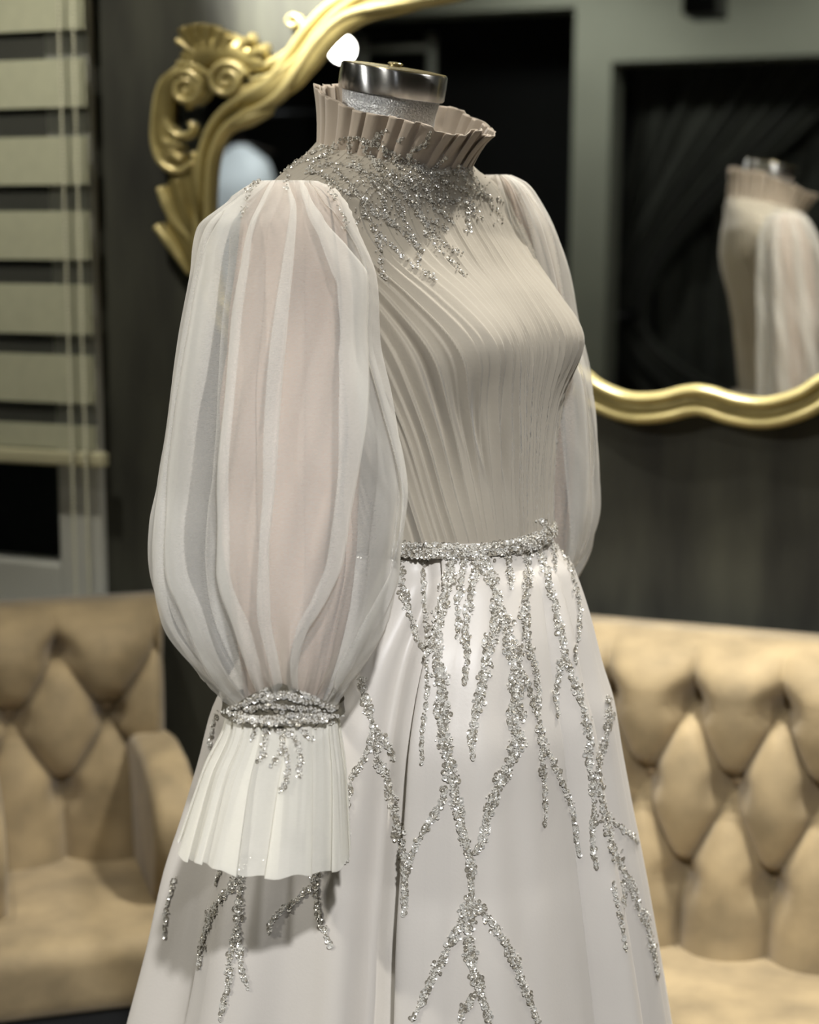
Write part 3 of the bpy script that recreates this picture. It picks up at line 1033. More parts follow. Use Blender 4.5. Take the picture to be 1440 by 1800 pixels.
def fold_columns(folds, nf=22, nb=14):
    """columns round a cloth with fold-overs: angle = A + B * e(row), radius offset = D * d(row)"""
    A, B, D = [], [], []
    v = np.linspace(0, 1, nf)
    K = len(folds)
    for i, (p, w, d) in enumerate(folds):
        p2, w2, d2 = folds[(i + 1) % K]
        if i == K - 1:
            p2 += 360
        A += [p] * nf
        B += list(-w * np.cos(3 * PI * v))
        D += list(d * np.cos(PI * v))
        t = np.linspace(0, 1, nb + 2)[1:-1]
        s = t * t * (3 - 2 * t)
        A += list((1 - t) * p + t * p2)
        B += list((1 - t) * w - t * w2)
        D += list(-d * (1 - s) + d2 * s)
    return np.radians(A), np.radians(B), np.array(D)


# bodice, pleats pressed from the yoke into the waist
NT, NV = 2300, 150
th = np.linspace(-PI, PI, NT, endpoint=False)
Pb = np.zeros((NV, NT, 3))
zz = np.concatenate([np.linspace(1.228, 1.56, 92), np.linspace(1.563, 1.642, 58)])
pr = np.random.default_rng(21)
edges = [-PI - 0.3]
while edges[-1] < PI + 0.3:
    a0 = edges[-1]
    wd = 0.086 if a0 < -0.45 else (0.086 - 0.054 * min(1, (a0 + 0.45) / 0.5))
    edges.append(a0 + wd * pr.uniform(0.55, 1.45))
edges = np.array(edges) * (PI / edges[-1] if False else 1.0)
NPB = len(edges) - 1
amp_p = pr.uniform(0.35, 1.25, NPB)
ph_p = pr.uniform(0, 6.28, NPB)
wd_p = np.diff(edges)
for i, z in enumerate(zz):
    P = body_ring(z, th)
    nrm = np.outer(np.cos(th), Fd) + np.outer(np.sin(th), Sd)
    # pleats are wide at the near side and fine in front
    wide = 0.5 + 0.5 * np.tanh((-(th + 0.25)) / 0.35)
    thw = th + 0.012 * math.sin(z * 19) * np.sin(th * 3 + 1) + 0.010 * np.sin(z * 23 + th * 5)
    gz = min(1.0, max(0.0, (1.53 - z) / 0.29))
    sm = lambda x: np.clip(x, 0, 1)**2 * (3 - 2 * np.clip(x, 0, 1))
    thw = thw - 0.55 * gz * sm((0.35 - th) / 0.9) * sm((th + 2.4) / 0.8) + 0.40 * gz * sm((th - 0.55) / 0.8) * sm((2.5 - th) / 0.8)
    k = np.clip(np.searchsorted(edges, thw, side='right') - 1, 0, NPB - 1)
    q = np.clip((thw - edges[k]) / wd_p[k], 0, 1)
    saw = np.where(q < 0.88, (q / 0.88)**1.4, (1 - q) / 0.12)
    amp = amp_p[k] * (0.75 + 0.35 * np.sin(z * 16 + ph_p[k])) * (wd_p[k] / 0.10)**0.55
    fade = np.clip((1.60 - z) / 0.06, 0.12, 1.0)
    chest = 1 - 0.82 * np.exp(-((z - 1.490) / 0.040)**2) * np.exp(-((th + 0.12) / 0.50)**2)
    gath = 0.85 + 0.5 * np.exp(-((z - 1.36) / 0.05)**2)
    d = 0.0098 * saw * amp * gath * fade * chest
    # the deep pull-folds under the near bust
    for (t0, zc, zw, aw, dp, sl) in ((-0.42, 1.352, 0.045, 0.030, 0.008, 1.6), (-0.60, 1.375, 0.050, 0.028, 0.006, 1.9), (-0.80, 1.41, 0.05, 0.03, 0.005, 1.9), (0.85, 1.385, 0.05, 0.022, 0.005, -1.2), (0.62, 1.365, 0.035, 0.02, 0.004, -0.8), (-0.2, 1.33, 0.03, 0.02, 0.004, 0.9)):
        d = d - 1.5 * dp * np.exp(-((z - zc) / zw)**2) * np.exp(-((th - t0 - sl * (zc - z)) / aw)**2)
    P = P + nrm * d[:, None]
    Pb[i] = P
bod = gsheet('bodice', Pb, M['bodice'])
BV_BOD = bvh_of(Pb[:, ::2])

# stand-up collar of knife pleats
NPL = 30
nv = 26
fo = [(i * 360.0 / NPL + 1.6 * math.sin(i * 2.3), 2.7 + 0.7 * math.sin(i * 1.7), -0.0033) for i in range(NPL)]
A, Bc, D = fold_columns(fo, 12, 5)
Pk = np.zeros((nv, len(A), 3))
rr_ = np.random.default_rng(3)
jag = rr_.normal(0, 0.0016, NPL)
ki = np.clip(((np.degrees(A) % 360) / 360 * NPL).astype(int), 0, NPL - 1)
for i in range(nv):
    t = i / (nv - 1)
    ang = A + Bc * (0.75 + 0.30 * t) + 0.08 * t + 0.02 * np.sin(3 * A) * t
    r = 0.0805 + 0.006 * t + 0.007 * t * t + D * (0.6 + 0.35 * t)
    cf = -0.036 + 0.016 * t
    ff, ss = r * np.cos(ang), 1.03 * r * np.sin(ang)
    zt = 1.634 + (0.0515) * t - (0.21 + 0.115 * t) * ff + t**3 * jag[ki] + 0.002 * np.sin(5 * ang) * t
    P = DO + np.outer(cf + ff, Fd) + np.outer(ss, Sd)
    P[:, 2] = zt
    Pk[i] = P
COLLAR = gsheet('collar', Pk, M['collar'], thick=0.0008)
BV_COL = bvh_of(Pk)

# skirt: outline read off at the distance of the form's axis
SK = [(905, 590, 960), (928, 586, 964), (955, 579, 974), (985, 560, 1000), (1010, 540, 1010), (1085, 470, 1033), (1160, 424, 1053), (1222, 392, 1073), (1310, 370, 1089),
      (1400, 344, 1107), (1502, 312, 1129), (1622, 286, 1151), (1800, 240, 1182)]


def zx(y, px, Y):
    p = at_depth(px, y, Y)
    return p.z, p.x


sk_z, sk_l, sk_r = [], [], []
for y, l, r in SK:
    z, xl = zx(y, l, 1.95)
    _, xr = zx(y, r, 1.95)
    sk_z.append(z); sk_l.append(xl); sk_r.append(xr)
dzl = (sk_l[-1] - sk_l[-4]) / (sk_z[-1] - sk_z[-4]); dzr = (sk_r[-1] - sk_r[-4]) / (sk_z[-1] - sk_z[-4])
for z in (0.40, 0.045):
    sk_l.append(sk_l[12] + dzl * 0.8 * (z - sk_z[12])); sk_r.append(sk_r[12] + dzr * 0.8 * (z - sk_z[12])); sk_z.append(z)
kz = np.array(sk_z)[::-1]; kl = np.array(sk_l)[::-1]; kr = np.array(sk_r)[::-1]
folds = [(18, 2.5, -0.006), (33, 2.6, -0.008), (47, 2.0, -0.007), (90, 3.0, 0.017), (138.5, 3.6, 0.018), (172, 4, 0.010), (205, 5, 0.014), (238, 5, 0.012),
         (270, 5, -0.014), (300, 5, -0.012), (335, 4, -0.010)]
A, Bc, D = fold_columns(folds, 30, 26)
NS = 150
zsk = np.concatenate([np.linspace(1.240, 1.12, 44), np.linspace(1.115, 0.045, NS - 44)])
Ps = np.zeros((NS, len(A), 3))
for i, z in enumerate(zsk):
    xl, xr = interp(np.array([z]), kz, kl)[0], interp(np.array([z]), kz, kr)[0]
    cx, hx = (xl + xr) / 2, (xr - xl) / 2
    t = (1.240 - z) / 1.19
    e = 0.35 + 0.65 * min(1, t * 4)
    dd = min(1.25, 0.25 + 3.2 * t)
    ang = A + Bc * e
    hy = hx * (1.07 - 0.15 * min(1, t * 3.5))
    # soft hanging waves between the pressed folds
    rip = 0.0062 * np.sin(ang * 11 + 0.6) + 0.0050 * np.sin(ang * 19 + 2.0 + 2 * t) + 0.003 * np.sin(ang * 5 + 1)
    rip += 0.010 * np.exp(-((ang - math.radians(61)) / 0.09)**2) + 0.006 * np.exp(-((ang - math.radians(84)) / 0.05)**2) - 0.008 * np.exp(-((ang - math.radians(112)) / 0.07)**2) \
        + 0.006 * np.exp(-((ang - math.radians(124)) / 0.06)**2)
    gapd = -0.016 * np.exp(-((A - math.radians(97.5)) / 0.065)**2) * np.where(D < 0.001, 1, 0) * min(1, t * 14)
    dr = D * dd + rip * min(1.4, 0.1 + 2.6 * t) + gapd
    dr -= np.maximum(0, np.max(dr) - 0.012) * 0.5
    Ps[i] = np.stack([cx + (hx + dr) * np.cos(ang), 1.930 + 0.008 * min(1, 3 * t) - (hy + dr) * np.sin(ang), np.full(len(A), z)], 1)
SKIRT = gsheet('skirt', Ps, M['skirt'])
BV_SK = bvh_of(Ps)

# waistband
wa = np.linspace(0, 2 * PI, 160, endpoint=False)
Pw = np.zeros((8, 160, 3))


def waist_z(a):
    return 1.2325 + 0.004 * np.clip(np.cos(a), 0, 1)**3


for i in range(8):
    t = i / 7
    z = waist_z(wa) - 0.0065 + 0.013 * t
    xl, xr = interp(z, kz, kl), interp(z, kz, kr)
    cx, hx = (xl + xr) / 2, (xr - xl) / 2
    g = 0.0055 + 0.0015 * math.sin(PI * t)
    Pw[i] = np.stack([cx + (hx + g) * np.cos(wa), 1.930 - (hx * 1.07 + g) * np.sin(wa), z], 1)
WAIST = gsheet('waistband', Pw, M['band'])
BV_WB = bvh_of(Pw)


# sleeves: an opaque under-sleeve inside a full tulle one, gathered into a beaded band, with a frilled cuff
def tube_rows(rows, zq, flip_y=False):
    z, cx, cy, hx, hy = [], [], [], [], []
    for y, l, r, Y, hd in rows:
        a, c = at_depth(l, y, Y), at_depth(r, y, Y)
        z.append(a.z); cx.append((a.x + c.x) / 2); hx.append((c.x - a.x) / 2); cy.append(Y); hy.append(hd)
    z = np.array(z)[::-1]
    f = lambda v: interp(zq, z, np.array(v)[::-1])
    return f(cx), f(cy), f(hx), f(hy)


def const_folds(folds):
    """folds that keep their place round the sleeve"""
    return lambda y, cx, hx: [(math.radians(p), math.radians(w), d) for p, w, d in folds]


def traced_folds(lines, back):
    """front folds follow lines read off the cloth (y, x, half-width in picture units at the sleeve); back ones are constant"""
    def at(y, cx, hx):
        out = []
        for L, d in lines:
            ys = [q[0] for q in L]
            x = float(interp(np.array([y]), ys, [q[1] for q in L])[0])
            w = float(interp(np.array([y]), ys, [q[2] for q in L])[0])
            c = max(-0.96, min(0.96, (x - cx) / hx))
            ph = math.acos(c)
            out.append([ph, min(0.32, w / (hx * max(0.35, math.sin(ph)))), d])
        out += [[math.radians(p), math.radians(w), d] for p, w, d in back]
        for k in range(len(out) - 1):           # keep neighbours apart
            gap = out[k + 1][0] - out[k][0]
            if gap < 0.05:
                out[k + 1][0] = out[k][0] + 0.05
                gap = 0.05
            f = (out[k][1] + out[k + 1][1]) / (0.9 * gap)
            if f > 1:
                out[k][1] /= f
                out[k + 1][1] /= f
        return out
    return at


def sleeve(rows, folds, m, name, nrow=130, gather=0.0, gn=23, seed=1, wander=0.0, nf=18, nb=14):
    ztop = at_depth(720, rows[0][0], rows[0][3]).z
    zbot = at_depth(720, rows[-1][0], rows[-1][3]).z
    zq = np.linspace(ztop, zbot, nrow)
    t = np.linspace(0, 1, nrow)
    cx, cy, hx, hy = tube_rows(rows, zq)
    py = np.interp(-zq, [-at_depth(720, r[0], r[3]).z for r in rows], [r[0] for r in rows])
    pcx = interp(py, [r[0] for r in rows], [(r[1] + r[2]) / 2 for r in rows])
    phx = interp(py, [r[0] for r in rows], [(r[2] - r[1]) / 2 for r in rows])
    v = np.linspace(0, 1, nf)
    tb = np.linspace(0, 1, nb + 2)[1:-1]
    sb = tb * tb * (3 - 2 * tb)
    P = []
    for i in range(nrow):
        fo = folds(py[i], pcx[i], phx[i])
        env = math.sin(PI * min(1, max(0, t[i] * 0.98 + 0.01)))**0.45
        e, A, D = 0.35 + 0.75 * env, [], []
        if name == 'sleeve' and seed == 2:
            e = 1.0
        K = len(fo)
        for k, (p, w, d) in enumerate(fo):
            p2, w2, d2 = fo[(k + 1) % K]
            p2 += 2 * PI if k == K - 1 else 0
            A.append(p - w * e * np.cos(3 * PI * v)); D.append(d * np.cos(PI * v))
            A.append((1 - tb) * (p + w * e) + tb * (p2 - w2 * e)); D.append(-d * (1 - sb) + d2 * sb)
        A, D = np.concatenate(A), np.concatenate(D)
        ang = A + wander * wave(np.array([t[i] * 3.4]), seed)[0] * np.sin(A * 2 + seed)
        endg = math.exp(-(t[i] / 0.10)**2) * 0.6 + math.exp(-((1 - t[i]) / 0.15)**2)
        dr = D * (0.3 + 0.9 * env) + gather * (0.03 + endg) * (1.0 - 2.2 * np.abs(np.sin(A * gn / 2 + 1.5 * np.sin(A * 3 + seed)))**0.7)
        dr = dr + env * (0.004 * wave(A * 3 + t[i] * 5.5, seed + 5) + 0.0035 * wave(A * 5 - t[i] * 11, seed + 6))
        P.append(np.stack([cx[i] + (hx[i] + dr) * np.cos(ang), cy[i] - (hy[i] + dr) * np.sin(ang), np.full(len(A), zq[i])], 1))
    P = np.array(P)
    gsheet(name, P, m)
    return P


near = [(318, 452, 556, 1.815, .030), (330, 432, 588, 1.81, .050), (350, 408, 606, 1.80, .068), (400, 352, 626, 1.775, .088), (480, 338, 652, 1.755, .098), (600, 316, 660, 1.735, .104),
        (690, 302, 684, 1.72, .106), (790, 295, 702, 1.705, .108), (850, 288, 707, 1.70, .108), (920, 275, 702, 1.69, .106), (1000, 272, 692, 1.68, .102), (1080, 290, 680, 1.67, .092),
        (1150, 330, 648, 1.66, .074), (1205, 380, 608, 1.655, .050), (1240, 410, 585, 1.652, .037)]
nf_ = [(20, 5, .005), (47, 12, -.007), (86, 3.2, -.006), (106, 1.5, .004), (137, 13, .007), (160, 5, .005), (200, 8, .005), (240, 9, .005), (285, 9, -.005), (328, 7, .005)]
FL = [
    ([(318, 548, 2), (400, 612, 2), (480, 646, 3), (690, 682, 4), (860, 702, 5), (992, 684, 9), (1065, 655, 15), (1157, 610, 9), (1240, 580, 3)], .005),
    ([(318, 534, 3), (370, 556, 8), (430, 596, 16), (500, 628, 25), (600, 629, 26), (700, 620, 20), (814, 614, 11), (890, 607, 9), (960, 598, 9), (1021, 572, 10), (1076, 540, 8), (1149, 526, 6), (1240, 528, 3)], -.008),
    ([(318, 508, 2), (370, 524, 5), (456, 517, 8), (543, 507, 11), (612, 500, 13), (751, 490, 14), (838, 487, 11), (930, 480, 9), (1039, 478, 12), (1120, 490, 10), (1178, 498, 7), (1240, 500, 3)], -.008),
    ([(318, 484, 2), (404, 456, 4), (474, 444, 5), (560, 430, 6), (700, 420, 5), (850, 410, 6), (966, 409, 10), (1065, 440, 13), (1157, 459, 9), (1240, 470, 3)], .006),
    ([(318, 470, 3), (373, 414, 9), (463, 383, 14), (560, 372, 17), (644, 358, 18), (717, 340, 16), (803, 324, 13), (900, 316, 10), (980, 322, 11), (1047, 346, 13), (1157, 388, 11), (1240, 440, 3)], .008),
    ([(318, 462, 1), (400, 374, 4), (500, 350, 4), (600, 333, 4), (700, 314, 4), (850, 298, 4), (950, 288, 5), (1080, 306, 6), (1160, 352, 5), (1240, 416, 2)], .005),
]
P_near = sleeve(near, traced_folds(FL, [(196, 6, .005), (236, 9, .005), (285, 9, -.005), (330, 7, .005)]), M['tulle'], 'sleeve', gather=0.0042, seed=2)
lin = [(322, 462, 556, 1.815, .026), (345, 436, 590, 1.80, .046), (420, 420, 606, 1.775, .060), (600, 398, 620, 1.745, .062), (750, 386, 626, 1.725, .062), (900, 388, 626, 1.705, .060), (1050, 404, 612, 1.685, .056), (1150, 424, 590, 1.67, .048), (1238, 432, 565, 1.657, .034)]
lf = [(30, 3, .002), (75, 2, -.002), (110, 2, .002), (150, 3, .002), (220, 3, .002), (300, 3, -.002)]
sleeve(lin, const_folds(lf), M['lining'], 'sleeve_lining', 70, gather=0.0008, seed=4)
cuf = [(1240, 402, 593, 1.650, .040), (1275, 396, 596, 1.648, .044), (1350, 362, 606, 1.645, .052), (1420, 340, 610, 1.643, .060), (1496, 318, 613, 1.640, .068)]


def cuff(rows, seed):
    n = 15
    rr = np.random.default_rng(seed)
    fo = [((i + 0.5) * 360 / n + rr.uniform(-4, 4), rr.uniform(2, 8), rr.choice([-1, 1]) * rr.uniform(.002, .004)) for i in range(n)]
    zt = at_depth(720, rows[0][0], rows[0][3]).z
    zb = at_depth(720, rows[-1][0], rows[-1][3]).z
    nrow = 50
    zq = np.linspace(zt, zb, nrow)
    cx, cy, hx, hy = tube_rows(rows, zq)
    A, Bc, D = fold_columns(fo, 16, 6)
    P = np.zeros((nrow, len(A), 3))
    for i in range(nrow):
        t = i / (nrow - 1)
        ang = A + Bc * (0.25 + 0.75 * t)
        dr = D * (0.35 + 0.8 * t) + 0.0012 * np.sin(A * 37) * (1 - t)
        z = zq[i] + t**2 * (0.006 * np.clip(-np.cos(ang), -0.6, 1) + 0.0022 * np.sin(ang * 6 + 1) - 0.0012 * np.sin(ang * 15))
        P[i] = np.stack([cx[i] + (hx[i] + dr) * np.cos(ang), cy[i] - (hy[i] + dr) * np.sin(ang), z], 1)
    gsheet('cuff_frill', P, M['cuff'])
    return P


P_cuff = cuff(cuf, 5)


BANDS = []


def cuff_band(rows, peak):
    n, nr = 120, 14
    a = np.linspace(0, 2 * PI, n, endpoint=False)
    zb = at_depth(720, rows[-1][0], rows[-1][3]).z
    zt0 = at_depth(720, rows[-1][0] - 27, rows[0][3]).z
    P = np.zeros((nr, n, 3))
    top = zt0 + peak * np.clip(1 - np.abs((a - math.radians(88)) / 0.95), 0, 1)
    for i in range(nr):
        t = i / (nr - 1)
        z = zb + (top - zb) * t
        cx, cy, hx, hy = tube_rows(rows, z)
        g = 0.0075
        P[i] = np.stack([cx + (hx + g) * np.cos(a), cy - (hy + g) * np.sin(a), z], 1)
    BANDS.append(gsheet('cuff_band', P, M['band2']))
    return P


P_band = cuff_band([(1150, 330 + 62, 648 - 46, 1.66, .058), (1190, 388, 604, 1.656, .050), (1225, 405, 592, 1.652, .043), (1236, 405, 591, 1.652, .0415), (1251, 402, 593, 1.650, .0415)], 0.030)
BV_CUFF = bvh_of(np.vstack([P_cuff[:, ::2]]))
BV_BAND = bvh_of(P_band)
BV_SLV = bvh_of(P_near[:14])

# far sleeve
far_r = [(308, 856, 892, 2.075, .030), (320, 842, 916, 2.075, .050), (350, 832, 942, 2.08, .070), (400, 828, 970, 2.085, .086), (470, 834, 990, 2.09, .092), (560, 842, 1008, 2.095, .095), (680, 850, 1036, 2.10, .098),
         (780, 850, 1043, 2.10, .098), (880, 854, 1046, 2.10, .096), (950, 868, 1036, 2.10, .088), (1010, 890, 1006, 2.10, .062), (1040, 905, 988, 2.10, .042)]
sleeve(far_r, const_folds([(p + 9, w, d) for p, w, d in nf_]), M['tulle'], 'sleeve', gather=0.0048, seed=9, wander=0.16)
lin2 = [(312, 862, 890, 2.075, .026), (340, 850, 920, 2.08, .048), (500, 880, 975, 2.095, .060), (700, 890, 1000, 2.10, .062), (900, 905, 1000, 2.10, .056), (1038, 915, 980, 2.10, .036)]
sleeve(lin2, const_folds(lf), M['lining'], 'sleeve_lining', 60, gather=0.0008, seed=12)
cuff([(1046, 904, 990, 2.10, .042), (1080, 894, 998, 2.10, .050), (1150, 880, 1006, 2.10, .058), (1240, 868, 1012, 2.10, .066)], 8)
cuff_band([(990, 885, 1012, 2.10, .066), (1020, 900, 994, 2.10, .05), (1058, 903, 991, 2.10, .0425)], 0.0)

# ------------------------------------------------------------------ beadwork
RING = np.array([[math.cos(k * PI / 4), math.sin(k * PI / 4), 0] for k in range(8)] + [[0.34 * math.cos(k * PI / 4), 0.34 * math.sin(k * PI / 4), -0.16] for k in range(8)])
RING_F = np.array([[k, (k + 1) % 8, 8 + (k + 1) % 8, 8 + k] for k in range(8)])
BEAD = np.array([[x * 0.62, y * 0.62, z * 0.9] for z in (-1, 1) for x, y in ((-1, -1), (1, -1), (1, 1), (-1, 1))] )
BEAD = np.vstack([BEAD * np.array([0.7, 0.7, 1.0]), [[-1, -1, 0], [1, -1, 0], [1, 1, 0], [-1, 1, 0]] * np.array([0.8, 0.8, 1])])
BEAD_F = np.array([[3, 2, 1, 0], [4, 5, 6, 7]] + [[k, (k + 1) % 4, 8 + (k + 1) % 4, 8 + k] for k in range(4)] + [[8 + k, 8 + (k + 1) % 4, 4 + (k + 1) % 4, 4 + k] for k in range(4)])


def frames(nrm, spread):
    n = len(nrm)
    d = nrm + rng.normal(0, spread, (n, 3))
    d /= np.linalg.norm(d, axis=1)[:, None]
    a = rng.normal(0, 1, (n, 3))
    a -= d * (a * d).sum(1)[:, None]
    a /= np.linalg.norm(a, axis=1)[:, None]
    return np.stack([a, np.cross(d, a), d], 2)


def beadwork(name, seq, bead, owner):
    """seq, bead: lists of (point, normal, size); joined into one part of real little rings and beads"""
    V, F, MI = [], [], []
    k = 0
    for items, tpl, tf, spread, lift in ((seq, RING, RING_F, 0.24, 0.0011), (bead, BEAD, BEAD_F, 1.2, 0.0008)):
        if not items:
            continue
        p = np.array([q[0] for q in items]); n = np.array([q[1] for q in items]); s = np.array([q[2] for q in items])
        R = frames(n, spread)
        v = np.einsum('nij,kj->nki', R, tpl) * s[:, None, None] + (p + n * (lift + rng.uniform(0, 0.0012, len(p)))[:, None])[:, None, :]
        V.append(v.reshape(-1, 3))
        F.append((tf[None] + (k + np.arange(len(p)) * len(tpl))[:, None, None]).reshape(-1, 4))
        if tpl is RING:
            mi = rng.choice([0, 1], len(p), p=[0.5, 0.5])
        else:
            mi = rng.choice([2, 0, 1], len(p), p=[0.6, 0.2, 0.2])
        MI.append(np.repeat(mi, len(tf)))
        k += len(p) * len(tpl)
    me = raw_mesh(name, np.vstack(V), np.vstack(F), False)
    o = link(name, me, [M['seq_a'], M['seq_b'], M['bead']], owner)
    mi = np.concatenate(MI).astype(np.int32)
    if len(mi) == len(me.polygons):
        me.polygons.foreach_set('material_index', mi)
    gchild(o)
    o['kind'] = 'stuff'
    return o


def cast(bvhs, px, py):
    d = ray(px, py).normalized()
    best = None
    for bv in bvhs:
        h = bv.ray_cast(ORG, d)
        if h[0] is not None and (best is None or h[3] < best[3]):
            best = h
    if best is None:
        return None
    n = best[1]
    if n.dot(d) > 0:
        n = -n
    return np.array(best[0]), np.array(n)


def strand(bvhs, pts, width, seqs, beads, dens=1.0, taper=True, size=0.0021):
    L = smooth_line(pts, 60)
    ln = np.r_[0, np.cumsum(np.linalg.norm(np.diff(L, axis=0), axis=1))]
    tot = ln[-1]
    ns = int(tot * width / 24 * dens) + 2
    for kind, cnt in ((0, ns), (1, int(ns * 1.5))):
        for _ in range(cnt):
            s = random.uniform(0, tot)
            x, y = np.interp(s, ln, L[:, 0]), np.interp(s, ln, L[:, 1])
            f = min(1.0, 0.35 + 1.6 * (tot - s) / max(tot, 1) ) if taper else 1.0
            q = 0.86 + 0.28 * math.sin(s * 0.11 + width)
            o1 = max(-1, min(1, random.gauss(0, 0.5))) * width * 0.5 * f * q
            o2 = random.gauss(0, 2)
            h = cast(bvhs, x + o1, y + o2)
            if h is None:
                continue
            if kind == 0:
                seqs.append((h[0], h[1], size * random.choice([0.75, 0.9, 1.0, 1.1, 1.25])))
            else:
                beads.append((h[0], h[1], random.uniform(0.0007, 0.0012)))


VINES = [
    ([(697, 957), (703, 1001), (709, 1041), (721, 1081), (733, 1118), (747, 1142)], 13),
    ([(751, 973), (743, 1001), (745, 1053), (752, 1089), (751, 1162), (751, 1222), (743, 1283), (741, 1343)], 6),
    ([(797, 969), (789, 1013), (779, 1061), (771, 1097), (763, 1130), (771, 1162), (777, 1214), (777, 1242), (779, 1283), (783, 1315), (791, 1351), (798, 1389), (807, 1433), (818, 1478), (827, 1513), (829, 1567), (827, 1584)], 22),
    ([(815, 969), (813, 1013), (805, 1053), (807, 1089), (803, 1122)], 10),
    ([(842, 973), (838, 1005), (828, 1041), (822, 1081), (817, 1122), (822, 1150), (817, 1202)], 13),
    ([(846, 973), (862, 1013), (874, 1061), (866, 1106), (858, 1146), (848, 1202), (838, 1250), (830, 1295), (832, 1331)], 18),
    ([(834, 962), (842, 985), (838, 1000)], 34),
    ([(874, 1069), (890, 1106), (904, 1154), (908, 1194), (906, 1242), (904, 1283), (911, 1300), (889, 1353), (871, 1389), (858, 1429), (849, 1473), (836, 1500)], 25),
    ([(890, 961), (894, 993), (898, 1035)], 12),
    ([(922, 948), (928, 1001), (922, 1061), (924, 1114), (930, 1142), (942, 1186), (948, 1242)], 15),
    ([(914, 1178), (930, 1214), (942, 1251), (950, 1295), (953, 1344), (958, 1411), (956, 1453)], 11),
    ([(950, 1299), (970, 1335), (987, 1375), (998, 1398), (1009, 1442), (1018, 1504)], 11),
    ([(938, 957), (954, 985), (966, 1029), (977, 1073), (987, 1122), (991, 1154), (1007, 1194), (1021, 1234), (1033, 1283), (1036, 1344), (1042, 1389), (1044, 1433), (1042, 1478), (1049, 1527)], 13),
    ([(989, 1154), (981, 1194), (975, 1222), (981, 1257)], 11),
    ([(966, 944), (972, 970), (976, 1003)], 9),
    ([(975, 953), (996, 985), (1008, 1017), (1017, 1061), (1017, 1106), (1011, 1138), (1011, 1166)], 8),
    ([(1067, 1222), (1070, 1263), (1063, 1299), (1051, 1349), (1053, 1389), (1064, 1429), (1093, 1456), (1114, 1473), (1121, 1482)], 13),
    ([(1062, 1429), (1076, 1487), (1098, 1536), (1116, 1580), (1138, 1629), (1156, 1718)], 15),
    ([(1093, 1549), (1098, 1593)], 8),
    ([(1076, 1549), (1087, 1598), (1100, 1673)], 6),
    ([(636, 1190), (644, 1234), (656, 1275), (652, 1303), (640, 1331), (620, 1363), (612, 1390), (609, 1433), (609, 1518)], 12),
    ([(660, 1283), (677, 1303), (697, 1335)], 14),
    ([(660, 1287), (664, 1335), (679, 1363), (690, 1400), (704, 1469), (711, 1513), (713, 1567), (711, 1607)], 16),
    ([(784, 1384), (773, 1416), (760, 1438), (742, 1464), (727, 1491), (722, 1522)], 12),
    ([(827, 1578), (813, 1611), (796, 1651), (773, 1691), (751, 1740), (724, 1793)], 15),
    ([(827, 1584), (824, 1633), (829, 1691), (840, 1727), (851, 1762), (862, 1798)], 19),
    ([(836, 1744), (818, 1771), (809, 1798)], 14),
    ([(836, 1584), (862, 1620), (889, 1660), (907, 1700), (924, 1744), (938, 1780), (947, 1800)], 16),
    ([(570, 1507), (557, 1533), (547, 1557), (520, 1583), (483, 1610), (472, 1640)], 12),
    ([(553, 1557), (560, 1600), (570, 1633), (583, 1663)], 11),
    ([(400, 1497), (390, 1527), (380, 1553)], 10),
    ([(440, 1500), (420, 1527), (410, 1557), (387, 1583), (367, 1623), (357, 1663), (352, 1700)], 16),
    ([(423, 1500), (423, 1560), (420, 1600), (417, 1640), (407, 1677), (403, 1723), (395, 1760), (387, 1793)], 13),
    ([(417, 1647), (423, 1683), (427, 1713), (438, 1737)], 10),
    ([(309, 1537), (302, 1567), (294, 1600), (290, 1647)], 6),
    ([(383, 1252), (373, 1289), (370, 1314)], 6),
    ([(463, 1503), (464, 1518)], 7),
]
for pts, w in VINES:
    sq, bd = [], []
    strand([BV_SK, BV_WB], pts, w * 1.22, sq, bd, 1.05, size=0.0022)
    if sq:
        beadwork('sequin_vine', sq, bd, SKIRT)

# waist beading, all the way round
sq, bd = [], []
for _ in range(1900):
    a = random.uniform(0, 2 * PI)
    d = Vector((math.cos(a), -math.sin(a), 0))
    z = float(waist_z(np.array([a]))[0]) + random.gauss(0, 0.0048)
    h = BV_WB.ray_cast(Vector((0.033, 1.930, z)) + d * 0.6, -d)
    h2 = BV_SK.ray_cast(Vector((0.033, 1.930, z)) + d * 0.6, -d)
    q = h if h[0] is not None else h2
    if q[0] is None:
        continue
    n_ = np.array(d)
    if random.random() < 0.55:
        sq.append((np.array(q[0]), n_, 0.0020 * random.uniform(0.8, 1.25)))
    else:
        bd.append((np.array(q[0]), n_, random.uniform(0.0008, 0.0013)))
strand([BV_WB, BV_SK, BV_BOD], [(690, 958), (760, 958), (820, 963), (880, 956), (930, 944), (966, 926)], 24, sq, bd, 0.9, False)
strand([BV_BOD, BV_WB, BV_SK], [(948, 912), (958, 920), (966, 940)], 14, sq, bd, 0.9, False)
beadwork('waist_beading', sq, bd, WAIST)

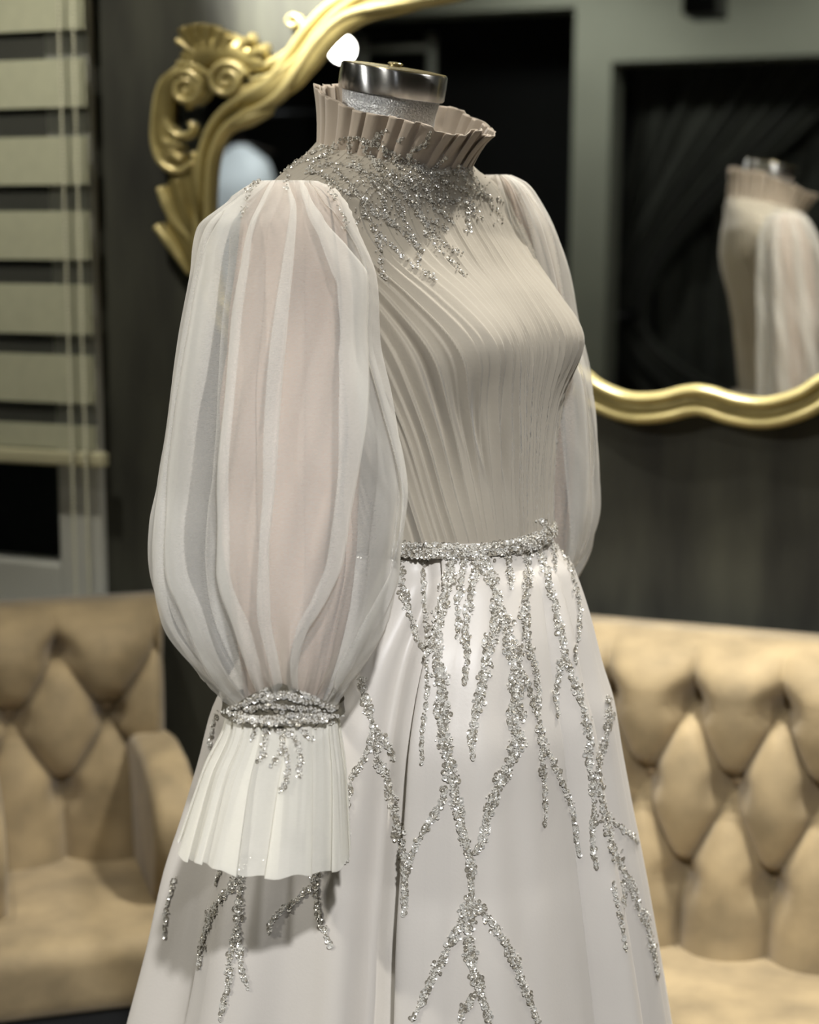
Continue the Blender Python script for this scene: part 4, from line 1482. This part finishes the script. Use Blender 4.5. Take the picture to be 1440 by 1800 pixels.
# yoke beading
yk = lambda L: [(500 + x / 2.88, 60 + y / 2.88) for x, y in L]
YOKE = [
    ([(210, 560), (100, 630), (0, 690), (-120, 745), (-190, 800)], 20), ([(250, 560), (120, 690), (200, 720), (260, 860), (300, 930), (310, 1010)], 12),
    ([(300, 530), (210, 640), (330, 760), (400, 870), (430, 960), (480, 1060), (490, 1180), (505, 1240)], 13),
    ([(340, 530), (330, 620), (420, 720), (490, 820), (520, 940), (600, 1010), (680, 1080), (700, 1110)], 15),
    ([(400, 540), (440, 640), (560, 760), (640, 850), (700, 930), (760, 960), (830, 990)], 18),
    ([(460, 540), (600, 700), (640, 760), (720, 830), (830, 850)], 17), ([(470, 1000), (560, 1090), (620, 1150), (700, 1200), (770, 1250)], 11),
    ([(660, 890), (740, 1000), (800, 1060), (890, 1110)], 14), ([(700, 1000), (760, 1060), (820, 1130), (915, 1220)], 9),
    ([(620, 610), (700, 690), (760, 760), (830, 840), (920, 850), (930, 960), (940, 1000)], 17), ([(740, 690), (830, 760), (920, 800), (960, 900), (990, 940)], 15),
    ([(880, 690), (920, 740), (1000, 820), (1070, 830), (1110, 860)], 13), ([(940, 700), (1000, 800), (1060, 880), (1110, 950)], 10),
    ([(120, 690), (240, 660), (360, 680), (480, 740), (560, 830), (600, 930), (640, 1010), (690, 1150)], 13),
    ([(200, 720), (300, 800), (380, 820), (460, 900), (560, 960)], 13), ([(430, 620), (520, 690), (560, 720), (640, 760), (680, 860)], 15),
    ([(300, 520), (380, 530), (460, 550), (540, 600), (600, 640), (720, 700), (850, 700), (950, 705)], 20),
    ([(620, 700), (700, 760), (740, 840), (790, 900), (850, 960)], 17), ([(360, 960), (420, 900), (480, 940)], 10),
    ([(-170, 790), (-195, 860), (-215, 930)], 10), ([(20, 700), (10, 760), (5, 790)], 10), ([(60, 650), (150, 640), (260, 600)], 14),
]
sq, bd = [], []
for L, w in YOKE:
    strand([BV_BOD, BV_COL, BV_SLV], yk(L), w, sq, bd, 0.55, False, 0.00145)
for _ in range(650):
    x, y = random.gauss(715, 75), random.gauss(330, 38)
    h = cast([BV_BOD], x, y)
    if h is not None and y < 430 - 0.25 * abs(x - 740) and y > 238 + 0.22 * (x - 560):
        bd.append((h[0], h[1], random.uniform(0.0006, 0.0011)))
beadwork('yoke_beading', sq, bd, bod)
sq, bd = [], []
for L, w in (([(430, 570), (470, 520), (525, 475)], 11), ([(580, 545), (600, 520)], 9), ([(630, 625), (660, 580), (700, 560), (740, 490)], 11), ([(760, 680), (800, 630), (820, 620)], 9), ([(860, 700), (880, 665), (900, 690)], 9)):
    strand([BV_COL, BV_BOD], yk(L), w, sq, bd, 0.8, False, 0.0017)
beadwork('collar_beading', sq, bd, COLLAR)

# cuff beading
ck = lambda L: [(260 + x / 2.728, 900 + y / 2.728) for x, y in L]
sq, bd = [], []
for L, w in (([(400, 960), (480, 985), (600, 985), (740, 970), (895, 985)], 26), ([(400, 940), (500, 900), (560, 850), (630, 770)], 15), ([(630, 770), (720, 840), (800, 900), (895, 940)], 15), ([(560, 900), (650, 870), (760, 910)], 30), ([(420, 995), (600, 1005), (760, 1000), (885, 1005)], 12)):
    strand([BV_BAND, BV_CUFF], ck(L), w, sq, bd, 1.25, False, 0.0020)
strand([BV_BAND], ck([(470, 945), (600, 930), (700, 935), (840, 955)]), 36, sq, bd, 0.22, False, 0.0021)
for L, w in (([(520, 1010), (515, 1050), (500, 1095)], 10), ([(570, 1010), (560, 1120), (530, 1200)], 13), ([(600, 1010), (650, 1100), (590, 1225)], 14), ([(640, 1020), (720, 1120), (730, 1270)], 12),
             ([(660, 1120), (670, 1250), (640, 1340)], 10), ([(710, 1020), (790, 1095)], 11), ([(800, 1000), (805, 1035)], 7)):
    strand([BV_CUFF, BV_BAND], ck(L), w, sq, bd, 0.95, False, 0.0019)
beadwork('cuff_beading', sq, bd, BANDS[0])
